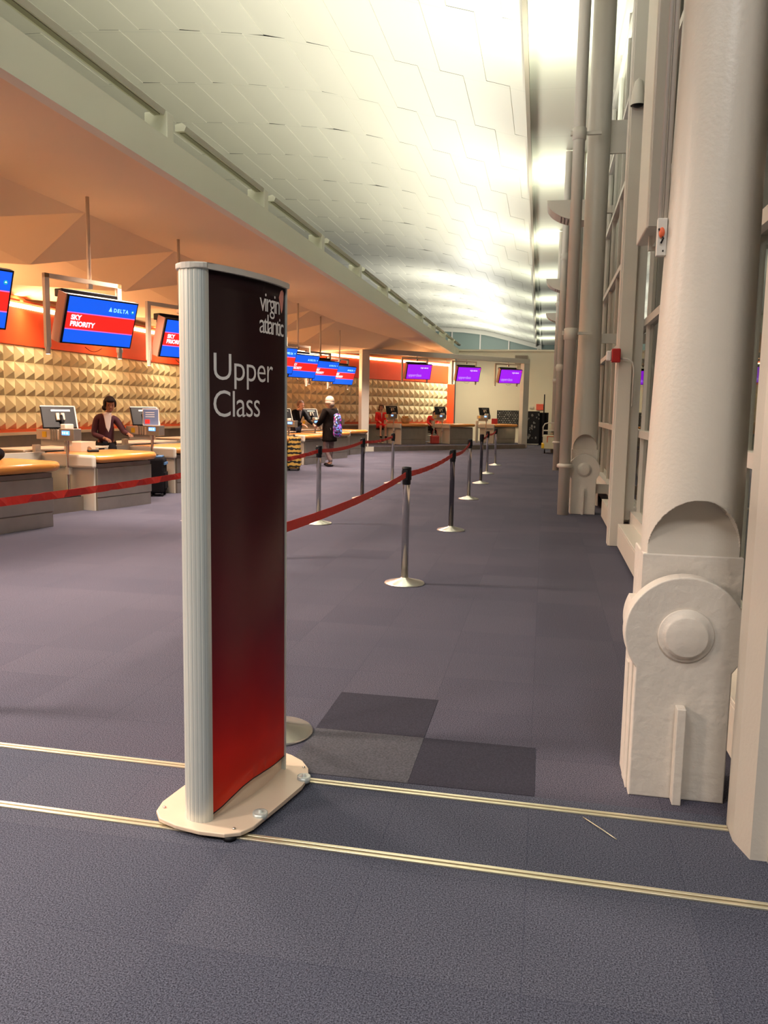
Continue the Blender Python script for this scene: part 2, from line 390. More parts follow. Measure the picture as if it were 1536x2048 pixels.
struct('ceiling', MB().box(-16, 1.6, -6, 83, 9.9, 10.0), DARKWALL)

# ------------------------------------------------------------------ fascia, soffit, relief wall
FX = -4.0
struct('trim_2', MB().box(FX-0.12, FX, -6, 38.5, 3.92, 4.28), FASCIA)
struct('trim_3', MB().box(FX-0.62, FX-0.12, -6, 38.5, 4.16, 4.22), FASCIA)
mb = MB()
path = [(-10.6, -6), (-10.6, 22.4), (-10.2, 24.0), (-9.5, 26.0), (-8.75, 28.0), (-7.75, 30.3), (-6.5, 32.9), (-5.2, 35.1), (-4.28, 36.75)]
XA, XB_, ZF, ZW = -5.9, -7.0, 3.93, 3.62
A0 = 10.05-2.62*6
NK = 11
def wallx(y):
    for (a, b), (c, d) in zip(path, path[1:]):
        if b <= y <= d: return a+(c-a)*(y-b)/(d-b)
    return path[-1][0]
mb.poly([(FX-0.1, -6, ZF), (XA, -6, ZF), (XA, A0+2.62*NK, ZF), (FX-0.1, A0+2.62*NK, ZF)])
for k in range(NK):
    ya, yb = A0+2.62*k, A0+2.62*(k+1); A, A2 = Vector((XA, ya, ZF)), Vector((XA, yb, ZF))
    B = Vector((XB_, ya+0.43, 3.37)); Bp = Vector((XB_, yb+0.43, 3.37))
    D = Vector((XB_-1.2, yb-0.6, 4.05))
    Cc = Vector((-10.75, ya+0.43, ZW)); Cp = Vector((-10.75, yb+0.43, ZW))
    mb.poly([A, A2, B]); mb.poly([A2, D, B]); mb.poly([A2, Bp, D]); mb.poly([B, D, Cc]); mb.poly([D, Bp, Cp]); mb.poly([D, Cp, Cc])
yE = A0+2.62*NK
mb.poly([(FX-0.1, yE, ZF), (XA, yE, ZF), (XB_, yE+0.43, 3.37), (-10.75, yE+0.43, ZW), (-10.75, 38.5, ZW), (-7, 38.5, 3.8), (FX-0.1, 38.5, ZF)])
struct('ceiling', mb, SOFFIT)
struct('ceiling', MB().box(-16, FX-0.5, -6, 38.5, 4.40, 4.45), FASCIA)

def pathpts(step, extra=0.0):
    """points at equal steps along the wall path with inward normal"""
    out = []; d = 0; acc = 0
    seglist = list(zip(path, path[1:]))
    total = sum(math.dist(a, b) for a, b in seglist); n = int(total/step)
    def at(dist):
        for a, b in seglist:
            L = math.dist(a, b)
            if dist <= L+1e-9: return (a[0]+(b[0]-a[0])*dist/L, a[1]+(b[1]-a[1])*dist/L)
            dist -= L
        return path[-1]
    for i in range(n+1):
        p = at(i*total/n); q0 = at(max(0, i*total/n-0.4)); q1 = at(min(total, i*total/n+0.4))
        t = Vector((q1[0]-q0[0], q1[1]-q0[1])).normalized(); out.append((Vector(p), Vector((t.y, -t.x))))
    return out
Z0, Z1, ROWS = 0.95, 2.66, 5
mb = MB(); pp = pathpts(0.335); rh = (Z1-Z0)/ROWS
for (p, n), (q, n2) in zip(pp, pp[1:]):
    for r in range(ROWS):
        za, zb = Z0+r*rh, Z0+(r+1)*rh; off = 0.5
        c = (p+q)/2 + (n+n2)/2*0.11
        base = [(p.x, p.y, za), (q.x, q.y, za), (q.x, q.y, zb), (p.x, p.y, zb)]; ap = (c.x, c.y, (za+zb)/2-0.03)
        for i in range(4): mb.poly([base[i], base[(i+1) % 4], ap])
bmesh.ops.remove_doubles(mb.bm, verts=mb.bm.verts, dist=0.0005)
struct('wall_left', mb, PYR)
def ribbon(z0, z1, d0, d1, m, name, step=0.8, kind='structure', **k):
    mb = MB(); pp = pathpts(step)
    for (p, n), (q, n2) in zip(pp, pp[1:]):
        a, b = p+n*d0, q+n2*d0; c, d = p+n*d1, q+n2*d1
        mb.poly([(c.x, c.y, z0), (d.x, d.y, z0), (d.x, d.y, z1), (c.x, c.y, z1)])
        mb.poly([(a.x, a.y, z1), (c.x, c.y, z1), (d.x, d.y, z1), (b.x, b.y, z1)])
        mb.poly([(a.x, a.y, z0), (b.x, b.y, z0), (d.x, d.y, z0), (c.x, c.y, z0)])
    return obj(name, mb, m, kind=kind, **k)
ribbon(2.66, 3.45, -0.1, 0.05, ORANGE, 'wall_left')
ribbon(0.90, 0.96, -0.05, 0.14, DADO, 'trim_4')
ribbon(0.84, 0.90, -0.05, 0.17, PALEBEIGE, 'trim_5')
ribbon(0.0, 0.84, -0.1, 0.06, STEEL, 'wall_left')
ribbon(3.52, 3.56, -0.2, 0.10, DADO, 'trim_6')
ribbon(3.45, 4.3, -0.12, -0.03, SOFFIT, 'wall_left')
ribbon(3.40, 3.48, 0.04, 0.09, COVE, 'cove_light', label='glowing cove light line along the top of the orange wall band', cat='cove light', kind=None)
struct('wall_left', MB().box(-10.9, -10.72, -6, 24, 0, 4.4), CREAM)

# orange pier and cream partition
struct('wall_end', MB().box(-4.34, -3.98, 36.7, 36.95, 0, 2.62), ORANGE)
struct('wall_end', MB().box(-4.60, -3.98, 36.7, 36.95, 2.62, 4.2), CREAM)
struct('wall_end', MB().box(-4.1, 1.05, 38.5, 38.7, 0, 4.22), CREAM)
struct('trim_7', MB().box(-4.1, 1.05, 38.44, 38.52, 4.18, 4.26), CREAM)
struct('baseboard_end', MB().box(-4.1, 1.05, 38.46, 38.5, 0, 0.12), WHITE)
struct('wall_back_bounce', MB().box(-16, 3, -6.2, -6, 0, 9.9), CREAM)  # unseen wall added to bounce light into the hall
struct('wall_far', MB().box(-16, 1.6, 83.3, 83.4, 0, 10), DARKWALL)
# far glazing under the roof
mb = MB()
for x in [-15+2.8*i for i in range(6)]: mb.box(x, x+0.12, 82.9, 83.05, 0, 9.6)
for z in (5.2, 7.3): mb.box(-16, 1.5, 82.92, 83.02, z, z+0.1)
t = struct('window_9', mb, FRAME)
obj('window_glass', MB().box(-16, 1.5, 83.06, 83.08, 0, 9.8), mat('teal_reflection_glass', (0.20, 0.26, 0.23), 0.25), t)  # teal base colour stands in for the hall's reflection
mb = MB()
for (xa, za), (xb, zb) in zip(prof, prof[1:]): mb.poly([(xa, 82.8, za-0.42), (xb, 82.8, zb-0.42), (xb, 82.8, zb), (xa, 82.8, za)])
struct('trim_8', mb, ROOF)

# trough lamps along the fascia top
def trough(y0, y1, label):
    t = thing('trough_lamp', label, 'light fitting', (FX-0.12, y0, 4.22), group='linear lamps along the fascia top')
    L = y1-y0
    obj('housing', MB().prism([(0, 0), (0.11, 0.0), (0.13, 0.05), (0.08, 0.09), (0.0, 0.07)], 0.0, L-0.5, M=Matrix.Translation((-0.02, 0.45, 0.28)) @ Matrix(((1, 0, 0, 0), (0, 0, 1, 0), (0, 1, 0, 0), (0, 0, 0, 1)))), FASCIA, t)
    obj('lens', MB().box(0.015, 0.07, 0.5, L-0.1, 0.270, 0.280), TUBE_OFF, t)
    obj('bracket', MB().box(-0.16, 0.10, 0, 0.16, 0.0, 0.34, bev=0.012), FASCIA, t)
    obj('arm', MB().box(-0.34, -0.10, 0.02, 0.14, 0.20, 0.26), FASCIA, t)
ys = [2.3+3.1*i for i in range(12)]
nm = ['first', 'second', 'third', 'fourth', 'fifth', 'sixth', 'seventh', 'eighth', 'ninth', 'tenth', 'eleventh', 'twelfth']
for i, y in enumerate(ys):
    trough(y, y+3.1, 'slim cream trough lamp on the fascia top, %s counted from the near end' % nm[i])

# ------------------------------------------------------------------ glass wall on the right
GX = 1.05
rails = [1.27, 2.49, 3.71, 4.93, 6.15, 7.37]
mull = [9.55+1.565*i for i in range(-4, 20)]
mb = MB()
for z in rails: mb.box(GX-0.015, GX+0.10, 3.0, 38.5, z-0.04, z+0.04)
mb.box(GX-0.06, GX+0.10, 3.0, 38.5, 0.25, 0.40); mb.box(GX-0.06, GX+0.1, 3, 38.5, 7.7, 7.9)
struct('trim_9', mb, FRAME)
n = 0
for i, y in enumerate(mull):
    n += 1
    g = struct('window_%d' % (10+n), MB().box(GX+0.0, GX+0.12, y-0.025, y+0.025, 0.25, 7.8), FRAME)
    obj('window_glass', MB().box(GX+0.035, GX+0.045, y+0.03, y+1.535, 0.30, 7.8), GLASS, g)
struct('wall_right', MB().box(GX-0.02, GX+0.3, 3.0, 38.5, 0, 0.25), WHITE)
# low sill benches in front of the glass
for i, (a, b) in enumerate(((3.5, 9.35), (9.75, 12.0), (13.3, 18.8), (19.2, 21.4), (22.6, 38))):
    lab = ['long low white sill bench between the nearest column and the tall post', 'low white sill bench just beyond the tall square post', 'low white sill bench behind the second column', 'short low white sill bench before the third column', 'low white sill bench farthest along the glass wall'][i]
    t = thing('sill_bench', lab, 'sill', (0.84, a, 0))
    obj('front_panel', MB().box(0, 0.03, 0, b-a, 0.04, 0.26, bev=0.004), WHITE, t)
    obj('top_edge', MB().box(0, 0.19, 0, b-a, 0.26, 0.285, bev=0.005), WHITE, t)
# tall posts at half bay
def tall_post(y, label):
    t = thing('steel_post', label, 'post', (0.77, y, 0), group='square posts at the glass wall')
    obj('shaft', MB().box(0, 0.15, 0, 0.22, 0, 7.85, bev=0.008), WHITE, t)
    obj('edge_flange', MB().box(-0.012, 0.0, 0.03, 0.25, 0, 7.85).box(0.15, 0.26, 0.10, 0.13, 0.3, 7.85), FRAME, t)
for i, y in enumerate((9.55, 18.9, 28.3, 37.6)):
    tall_post(y, 'tall square white post standing at the glass wall, %s from the viewer' % ['nearest', 'second', 'third', 'farthest'][i])

def column(cx, yf, label, ties=True, sh=0.0):
    """pin-jointed round steel column; yf is the front face of its foot plate"""
    t = thing('steel_column', label, 'column', (cx, yf, 0))
    # foot: plate with a round lobe at the pin
    def lobe(rad, w, zc, z0=0, top=0.96):
        pts = []
        a0 = math.asin(min(1, w/rad))
        pts += [(-w, z0), (w, z0)]
        for i in range(0, 19):
            a = -math.acos(w/rad)+ (2*math.acos(w/rad)+0)*i/18 if rad > w else 0
            pts.append((rad*math.cos(a), zc+rad*math.sin(a)))
        pts += [(w, top), (-w, top)]
        for i in range(0, 19):
            a = PI-math.acos(w/rad)+2*math.acos(w/rad)*i/18
            pts.append((rad*math.cos(a), zc+rad*math.sin(a)))
        return pts
    M = Matrix(((1, 0, 0, 0), (0, 0, 1, 0), (0, 1, 0, 0), (0, 0, 0, 1)))
    obj('foot_plate', MB().prism(lobe(0.205, 0.185, 0.66, 0, 0.75), 0.06, 0.30, M=M, bev=0.004), WHITE_ROUGH, t)
    # front disc with lower tongue
    disc = [(0.225*math.cos(a), 0.66+0.225*math.sin(a)) for a in [(-38+256*i/60)*PI/180 for i in range(61)]]
    disc += [(-0.178, 0.0), (0.178, 0.0)]
    # order: disc goes from right-low counterclockwise over the top to left-low, then down
    obj('pin_plate', MB().prism(disc, 0.0, 0.085, M=M, bev=0.006), WHITE_ROUGH, t)
    obj('back_plate', MB().prism([(-0.187, 0), (0.17, 0), (0.17, 0.5), (-0.192, 0.5)], 0.14, 0.19, M=M, bev=0.004), WHITE_ROUGH, t)
    obj('pin_boss', MB().lathe([(0, 0.0), (0.102, 0.0), (0.104, 0.008), (0.100, 0.012), (0.088, 0.013), (0.080, 0.030), (0.073, 0.034), (0, 0.034)], seg=40,
        M=Matrix.Translation((0, 0, 0.66)) @ Matrix.Rotation(PI/2, 4, 'X')), WHITE_ROUGH, t)
    obj('stiffener_rib', MB().box(-0.022, 0.012, -0.055, 0.0, 0, 0.385, bev=0.004), WHITE_ROUGH, t)
    # shaft with an oblique cope cut
    bm = bmesh.new(); seg = 200; R = 0.187; yc = 0.19
    def RZ(z): return 0.187 if z < 1.2 else (0.187-(z-1.2)/1.1*0.0205 if z < 2.3 else max(0.158, 0.1665-(z-2.3)*0.009))
    def CZ(z): return sh*(0.62+(0.38*min(1, max(0, z-1.17)/1.85)))
    zs = [0.90, 0.951] + [0.952+0.003*i for i in range(80)] + [1.3, 1.6, 2, 2.3, 2.6, 3, 3.3, 4, 5, 6, 7.9]
    rings = []; flat = set()
    for z in zs:
        ring = []
        for i in range(seg):
            a = 2*PI*i/seg; x, y = RZ(z)*math.cos(a), yc+RZ(z)*math.sin(a)
            if 0.9515 <= z <= 1.185:
                wz = 0.172*max(0, 1-((z-0.952)/0.225)**2)**0.5
                if abs(x) < wz and y < 0.115: y = 0.115; flat.add((round(z, 4), i))
            elif z < 0.9515: y = max(y, 0.125)
            ring.append(bm.verts.new((x+CZ(z), y, z)))
        rings.append((z, ring))
    for (za, a), (zb, b) in zip(rings, rings[1:]):
        for i in range(seg):
            fc = bm.faces.new((a[i], a[(i+1) % seg], b[(i+1) % seg], b[i]))
            fc.smooth = not any((round(z, 4), k % seg) in flat for z in (za, zb) for k in (i, i+1))
    bm.faces.new(rings[-1][1]); bm.faces.new(rings[0][1][::-1])
    obj('shaft', bm, WHITE, t)
    obj('shaft_neck', MB().prism([(-R+CZ(0), 0), (R+CZ(0), 0), (R+CZ(0), 0.28), (-R+CZ(0), 0.28)], 0.66, 0.953, M=Matrix.Translation((0, 0.110, 0)), bev=0.006), WHITE_ROUGH, t)
    if ties:
        mb = MB()
        for z in (0.30, 2.50, 5.15): mb.box(0.15, 0.47, 0.18, 0.22, z, z+(0.14 if z < 3 else 0.45), bev=0.003)
        obj('tie_plate', mb, WHITE, t)
    return t
column(0.562, 3.235, 'thick round white steel column with big pin joint, nearest on the right', ties=False, sh=0.045)
column(0.60, 12.45, 'round white steel column with pin joint foot, second from the viewer')
column(0.60, 21.85, 'round white steel column with pin foot, third along the glass wall')
column(0.60, 31.2, 'round white steel column farthest along the glass wall, behind the cart')

# drain pipes beside the columns
def pipe(x, y, label):
    t = thing('drain_pipe', label, 'pipe', (x, y, 0), group='drain pipes beside columns')
    obj('shaft', MB().lathe([(0, 0.0), (0.082, 0), (0.082, 7.85)], seg=24), WHITE, t)
    obj('collar', MB().lathe([(0.083, 0.685), (0.115, 0.70), (0.115, 0.735), (0.083, 0.75)], seg=24), WHITE, t)
    for z in (2.62, 5.35):
        obj('clamp', MB().lathe([(0.083, z-0.1), (0.096, z-0.09), (0.096, z+0.06), (0.083, z+0.07)], seg=20).box(0.05, 0.30, 0.0, 0.05, z-0.02, z+0.02).box(-0.12, -0.07, -0.03, 0.03, z-0.03, z+0.03), WHITE, t)
pipe(0.315, 12.33, 'white drain pipe clamped to the left side of the second column')
pipe(0.33, 21.7, 'white drain pipe clamped to the left side of the third column')
pipe(0.33, 31.0, 'white drain pipe clamped beside the farthest column')

# quarter-round bracket uplights
def bracket_light(y, label):
    t = thing('bracket_uplight', label, 'wall light', (0.55, y, 5.0), group='quarter-round uplights on the columns')
    pts = [(0, 0.0)] + [(-0.66*math.sin(a), 0.0-0.34*math.cos(a)+0.0) for a in [PI/2*i/16 for i in range(17)]][::1]
    pts = [(0.0, 0.0)] + [(-0.66*math.cos(a), -0.34*math.sin(a)) for a in [PI/2*i/16 for i in range(17)]]
    M = Matrix(((1, 0, 0, 0), (0, 0, 1, 0), (0, 1, 0, 0), (0, 0, 0, 1)))
    obj('housing', MB().prism(pts, 0.0, 0.55, M=Matrix.Translation((0, 0, 0.1)) @ M), WHITE, t)
    mb = MB()
    for i in range(5):
        a = math.radians(52+6*i); mb.box(-0.66*math.cos(a)-0.012, -0.66*math.cos(a)+0.006, 0.05, 0.5, 0.1-0.34*math.sin(a)-0.006, 0.1-0.34*math.sin(a)+0.006)
    obj('vent_slots', mb, STEEL_DARK, t)
    obj('fixing_arm', MB().box(-0.02, 0.46, 0.2, 0.3, -0.08, 0.04), WHITE, t)
for i, y in enumerate((15.0, 23.6, 31.6)):
    bracket_light(y, 'quarter-round white bracket uplight high beyond the %s column' % ['second', 'third', 'farthest'][i])

# tall housing hung beside the nearest column, conduit, box, camera, alarm
t = thing('speaker_housing', 'tall white box housing hanging beside the nearest round column', 'housing', (0.62, 6.0, 2.74))
obj('casing', MB().box(0, 0.125, 0, 0.62, 0, 5.1, bev=0.012), WHITE, t)
obj('cover_plate', MB().box(0.012, 0.12, -0.012, 0.0, 0.01, 5.1, bev=0.003), WHITE, t)
obj('bottom_stem', MB().box(0.05, 0.075, 0.25, 0.29, -0.10, 0.0).box(0.07, 0.42, 0.26, 0.28, -0.10, -0.07), WHITE, t)
t = thing('conduit', 'pair of slim white conduits running up the left side of the nearest column', 'conduit', (0.425, 3.43, 0))
obj('tube', MB().tube([(0, 0, 2.22), (0, 0, 7.8)], 0.010), WHITE, t)
obj('tube', MB().tube([(-0.021, 0.0, 2.22), (-0.021, 0.0, 7.8)], 0.008), FRAME, t)
t = thing('junction_box', 'small open junction box with orange red fitting on the nearest column', 'junction box', (0.396, 3.40, 2.10))
obj('back_box', MB().box(-0.002, 0.034, 0, 0.03, 0, 0.14, bev=0.003), FRAME, t)
obj('pull_fitting', MB().ell((0.014, -0.004, 0.085), (0.011, 0.012, 0.02)), RUST, t)
obj('dark_lever', MB().tube([(0.002, -0.006, 0.10), (0.02, -0.008, 0.062), (0.012, -0.006, 0.045)], 0.0035), BLACK, t)
obj('screw', MB().ell((0.022, -0.001, 0.018), (0.003, 0.003, 0.004)), BLACK, t)
t = thing('security_camera', 'small cream hooded camera on the tall square post near the ceiling', 'camera', (0.83, 9.5, 4.72))
obj('hood', MB().lathe([(0.075, 0), (0.07, 0.10), (0.04, 0.24), (0, 0.28)], seg=20), FRAME, t)
obj('lens', MB().ell((0, 0, 0.01), (0.06, 0.06, 0.03)), BLACK, t)
t = thing('fire_alarm', 'red fire alarm strobe on the tall square white post', 'alarm', (0.70, 9.46, 2.12))
obj('casing', MB().box(-0.01, 0.085, -0.02, 0.06, -0.075, 0.075, bev=0.012), REDPLASTIC, t)
obj('strobe_lens', MB().box(-0.065, -0.01, -0.015, 0.05, -0.06, 0.05, bev=0.015), WHITECLOTH, t)
obj('conduit', MB().tube([(0.08, 0.03, -0.03), (0.16, 0.02, -0.035), (0.215, 0.02, -0.07), (0.235, 0.03, -0.15), (0.235, 0.03, -0.55)], 0.009), FRAME, t)

# wall end / door jamb at right
struct('wall_near', MB().prism([(0.718, 3.07), (0.715, 2.95), (0.745, 2.83), (2.2, 2.83), (2.2, 3.07)], 0, 7.9), WHITE)
struct('trim_10', MB().box(0.735, 0.76, 3.07, 3.12, 0, 7.9).box(0.80, 2.2, 2.815, 2.83, 0, 7.9), FRAME)

# ------------------------------------------------------------------ totem sign
def totem():
    t = thing('totem_sign', 'tall dark maroon totem sign with silver edge standing on the carpet', 'sign', (-1.115, 2.622, 0.0))
    # local frame: u along the face from near end to far end, n outward (towards +x)
    U = Vector((0.131, 0.484)).normalized(); N = Vector((U.y, -U.x)); L = 0.485; H = 1.945; Z0 = 0.045
    def P(s, d, z): q = U*s + N*d; return (q.x, q.y, z)
    def face_d(s): return 0.030*(1-((s-L/2)/(L/2))**2)
    # printed face, lower edge is an S curve
    def low(s):
        tt = s/L; return Z0+0.005+0.14*(0.5-0.5*math.cos(PI*min(1, tt/0.62)))*0.8 + 0.035*tt
    def lowz(s):
        tt = s/L
        pts = [(0, .048), (.1, .060), (.2, .078), (.32, .096), (.45, .104), (.6, .102), (.8, .094), (1, .088)]
        for (a, za), (b, zb) in zip(pts, pts[1:]):
            if a <= tt <= b+1e-9: return za+(zb-za)*(tt-a)/(b-a)
        return pts[-1][1]
    mb = MB(); ns, nz = 24, 30; g = []
    for i in range(ns+1):
        s = L*i/ns; zl = lowz(s)
        g.append([mb.bm.verts.new(P(s, face_d(s), zl+(H-zl)*j/nz)) for j in range(nz+1)])
    for i in range(ns):
        for j in range(nz):
            fc = mb.bm.faces.new((g[i][j], g[i+1][j], g[i+1][j+1], g[i][j+1])); fc.smooth = True
    # thickness
    bmesh.ops.solidify(mb.bm, geom=mb.bm.faces[:], thickness=0.006)
    obj('printed_face', mb, PRINT, t)
    # dark edge line of the lower cut
    obj('lower_edge', MB().tube([P(L*i/ns, face_d(L*i/ns)+0.001, lowz(L*i/ns)) for i in range(ns+1)], 0.0022, 6), BLACK, t)
    # inner frosted core down to the base
    core = [P(0, -0.012, 0)[:2]] + [P(L*i/12, face_d(L*i/12)-0.012, 0)[:2] for i in range(1, 12)] + [P(L, -0.012, 0)[:2], P(L, -0.07, 0)[:2], P(0, -0.07, 0)[:2]]
    obj('core', MB().prism(core, 0.030, H-0.01), ACRYL, t)
    back = [P(0, -0.10, 0)[:2]] + [P(L*i/12, -0.10-face_d(L*i/12), 0)[:2] for i in range(1, 12)] + [P(L, -0.10, 0)[:2], P(L, -0.09, 0)[:2], P(0, -0.09, 0)[:2]]
    obj('back_face', MB().prism(back, 0.06, H), PRINT, t)
    # rounded silver profile at the near end, with flutes
    pts = []
    nfl = 40
    for i in range(nfl+1):
        a = PI*i/nfl; d = -0.048 + 0.055*math.cos(a); s = -0.036*math.sin(a)
        if i % 4 == 2 and 2 < i < nfl-2: s += 0.0010
        pts.append(P(s, d, 0)[:2])
    pts += [P(0.010, -0.103, 0)[:2], P(0.010, 0.007, 0)[:2]]
    obj('near_profile', MB().prism(pts, 0.030, H), SILVER, t)
    pts = [P(L+0.018*math.sin(PI*i/12), -0.048+0.055*math.cos(PI*i/12), 0)[:2] for i in range(13)] + [P(L-0.006, -0.103, 0)[:2], P(L-0.006, 0.007, 0)[:2]]
    obj('far_profile', MB().prism(pts[::-1], 0.030, H), SILVER, t)
    # cap
    pts = []
    for i in range(17): s = L*i/16; pts.append(P(s, face_d(s)+0.014, 0)[:2])
    for i in range(1, 8): a = PI*i/8; pts.append(P(L+0.024*math.sin(a), -0.045+0.062*math.cos(a), 0)[:2])
    for i in range(16, -1, -1): s = L*i/16; pts.append(P(s, -0.104-face_d(s)-0.012, 0)[:2])
    for i in range(1, 12): a = PI*i/12; pts.append(P(-0.041*math.sin(a), -0.048-0.066*math.cos(a), 0)[:2])
    obj('top_cap', MB().prism(pts, H, H+0.020, bev=0.004), WHITE, t)
    # base plate with rounded corners, traced on the ground
    o = Vector((-1.115, 2.622))
    bp = [(-1.345, 2.72), (-1.335, 2.65), (-1.30, 2.60), (-1.22, 2.565), (-1.123, 2.545), (-1.03, 2.545), (-0.98, 2.57), (-0.95, 2.62),
          (-0.905, 2.82), (-0.875, 2.96), (-0.872, 3.04), (-0.895, 3.12), (-0.94, 3.185), (-1.0, 3.23), (-1.09, 3.27), (-1.18, 3.27), (-1.235, 3.24), (-1.27, 3.16), (-1.31, 2.93)]
    obj('base_plate', MB().prism([(x-o.x, y-o.y) for x, y in bp], 0.014, 0.030, bev=0.004), ACRYL, t)
    for x, y in ((-1.315, 2.675), (-1.01, 2.585), (-0.915, 3.12), (-1.2, 3.2)):
        obj('bolt', MB().lathe([(0, 0.030), (0.006, 0.030), (0.006, 0.034), (0, 0.036)], x-o.x, y-o.y, 12), CHROME, t)
    for x, y in ((-1.02, 2.57), (-1.29, 2.68), (-0.93, 3.13), (-1.15, 3.2)):
        obj('foot', MB().lathe([(0, 0), (0.024, 0), (0.024, 0.014), (0, 0.014)], x-o.x, y-o.y, 16), BLACK, t)
    for x, y in ((-0.955, 2.70), (-0.885, 3.02)):
        obj('clamp_puck', MB().lathe([(0, 0.018), (0.024, 0.018), (0.027, 0.024), (0.027, 0.042), (0.022, 0.041), (0.008, 0.041), (0.006, 0.050), (0, 0.050)], x-o.x, y-o.y, 20), SILVER, t)
    # lettering wrapped on the curved face
    def wrap(bm, s0, z0, sx=1.0):
        for v in bm.verts:
            s = s0+v.co.x*sx; z = z0+v.co.y; d = face_d(s)+0.0016
            v.co = Vector(P(s, d, z))
        return bm
    def letters(txt, size, s0, z0, sx, spacing, off):
        bm = text_bm(txt, size, spacing, off)
        bmesh.ops.subdivide_edges(bm, edges=[e for e in bm.edges if e.calc_length() > 0.03], cuts=2)
        return obj('lettering', wrap(bm, s0, z0, sx), SIGNTEXT, t)
    letters('Upper', 0.131, 0.022, 1.588, 1.05, 0.95, -0.0006)
    letters('Class', 0.131, 0.022, 1.463, 0.97, 0.93, -0.0006)
    letters('virgin', 0.099, 0.268, 1.842, 0.94, 0.80, 0.0)
    letters('atlantic', 0.099, 0.264, 1.764, 0.98, 0.76, 0.0)
    em = MB(); pts = [(x-0.024, z+0.066) for x, z in ((0.437, 1.838), (0.452, 1.862), (0.470, 1.870), (0.484, 1.862), (0.482, 1.835), (0.474, 1.800), (0.462, 1.782), (0.452, 1.80))]
    em.bm.faces.new([em.bm.verts.new(P(s, face_d(s)+0.0018, z)) for s, z in pts])
    obj('emblem', em, SIGNPINK, t)
totem()

# ------------------------------------------------------------------ belt stanchions
def stanchion(label, dark=False, group='belt barrier posts'):
    t = thing('barrier_post', label, 'barrier post', group=group)
    obj('base', MB().lathe([(0, 0.0), (0.172, 0.0), (0.176, 0.004), (0.170, 0.014), (0.036, 0.048), (0.034, 0.056), (0, 0.056)], seg=48), CHROME_BASE, t)
    obj('pole', MB().lathe([(0, 0.045), (0.031, 0.045), (0.031, 0.90)], seg=28), CHROME_DARK if dark else CHROME, t)
    obj('head', MB().lathe([(0.031, 0.86), (0.036, 0.865), (0.036, 0.985), (0.040, 0.99), (0.040, 1.01), (0, 1.015)], seg=24), BLACK, t)
    obj('belt_slot', MB().box(-0.041, -0.03, -0.016, 0.016, 0.90, 0.985, bev=0.004).box(0.03, 0.041, -0.016, 0.016, 0.90, 0.985, bev=0.004)
        .box(-0.016, 0.016, 0.03, 0.041, 0.90, 0.985, bev=0.004).box(-0.016, 0.016, -0.041, -0.03, 0.90, 0.985, bev=0.004), BLACK, t)
    return t
p_light = stanchion('satin steel barrier post half hidden by the tall sign, only its round base showing')
p_dark = stanchion('x', True)
right_row = [((-1.17, 3.52), 0, None), ((-1.136, 6.93), 0, 'satin steel barrier post nearest beyond the tall sign, red belt on both sides'),
    ((-1.102, 10.23), 1, 'dark polished barrier post, second in the right row beyond the sign'),
    ((-1.218, 13.98), 0, 'satin steel barrier post, third in the right row beyond the sign'),
    ((-1.25, 17.1), 1, 'dark polished barrier post, fourth in the right row beyond the sign'),
    ((-1.31, 19.8), 0, 'satin steel barrier post, fifth in the right row beyond the sign'),
    ((-1.30, 23.0), 0, 'satin steel barrier post, last and farthest in the right row')]
left_row = [((-2.84, 10.3), 0, 'satin steel barrier post in front of the customer in black coat'),
    ((-2.95, 13.43), 1, 'dark polished barrier post in the left row, middle of the three seen'),
    ((-2.98, 16.4), 0, 'satin steel barrier post in the left row, farthest one'),
    ]
posts = {}
used_d = False
for (p, d, lab) in right_row+left_row:
    if lab is None: p_light.location = (*p, 0); posts[p] = p_light; continue
    if d and not used_d: o = p_dark; used_d = True; o.location = (*p, 0); o['label'] = lab
    else: o = dup(p_dark if d else p_light, (*p, 0), 0, lab)
    posts[p] = o
hid1 = (-2.84, 7.6); hid0 = (-2.95, 3.4)
o = dup(p_light, (*hid1, 0), 0, 'satin steel barrier post in the left row, hidden behind the tall sign'); posts[hid1] = o

def belt(a, b, sag, label, za=0.945, zb=0.945, twist=0.25, parent=None):
    a, b = Vector((*a, za)), Vector((*b, zb)); d = (b-a); L = d.length; d.normalize(); a = a+d*0.045; b = b-d*0.045
    nrm = d.cross(Vector((0, 0, 1))).normalized(); up = nrm.cross(d)
    n = max(24, int(L/0.06)); mb = MB(); prev = None
    for i in range(n+1):
        tt = i/n; c = a.lerp(b, tt)-Vector((0, 0, sag*4*tt*(1-tt)))
        fade = min(1, tt*8, (1-tt)*8)
        an = fade*twist*(math.sin(i*0.9)+0.6*math.sin(i*2.1+1)); w = 0.024
        v = (up*math.cos(an)+nrm*math.sin(an))*w
        th = nrm*math.cos(an)*0.0008 - up*math.sin(an)*0.0008
        cur = [mb.bm.verts.new(c+v+th), mb.bm.verts.new(c-v+th), mb.bm.verts.new(c-v-th), mb.bm.verts.new(c+v-th)]
        if prev:
            for k in range(4): mb.bm.faces.new((prev[k], prev[(k+1) % 4], cur[(k+1) % 4], cur[k]))
        prev = cur
    o = obj('barrier_belt', mb, BELT, label=label, cat='barrier belt', group='red belts between the posts')
R = [q[0] for q in right_row]; Lr = [q[0] for q in left_row]
belt(R[0], R[1], 0.03, 'red barrier belt running from behind the tall sign to the nearest post', twist=0.05)
belt(R[1], R[2], 0.03, 'red barrier belt between the nearest post and the second dark post', twist=0.18)
belt(R[2], R[3], 0.05, 'red barrier belt between the second and third posts of the right row', twist=0.1)
belt(R[4], R[5], 0.05, 'short red barrier belt between the fourth and fifth posts of the right row')
belt(R[5], R[6], 0.05, 'short red barrier belt between the last two posts of the right row')
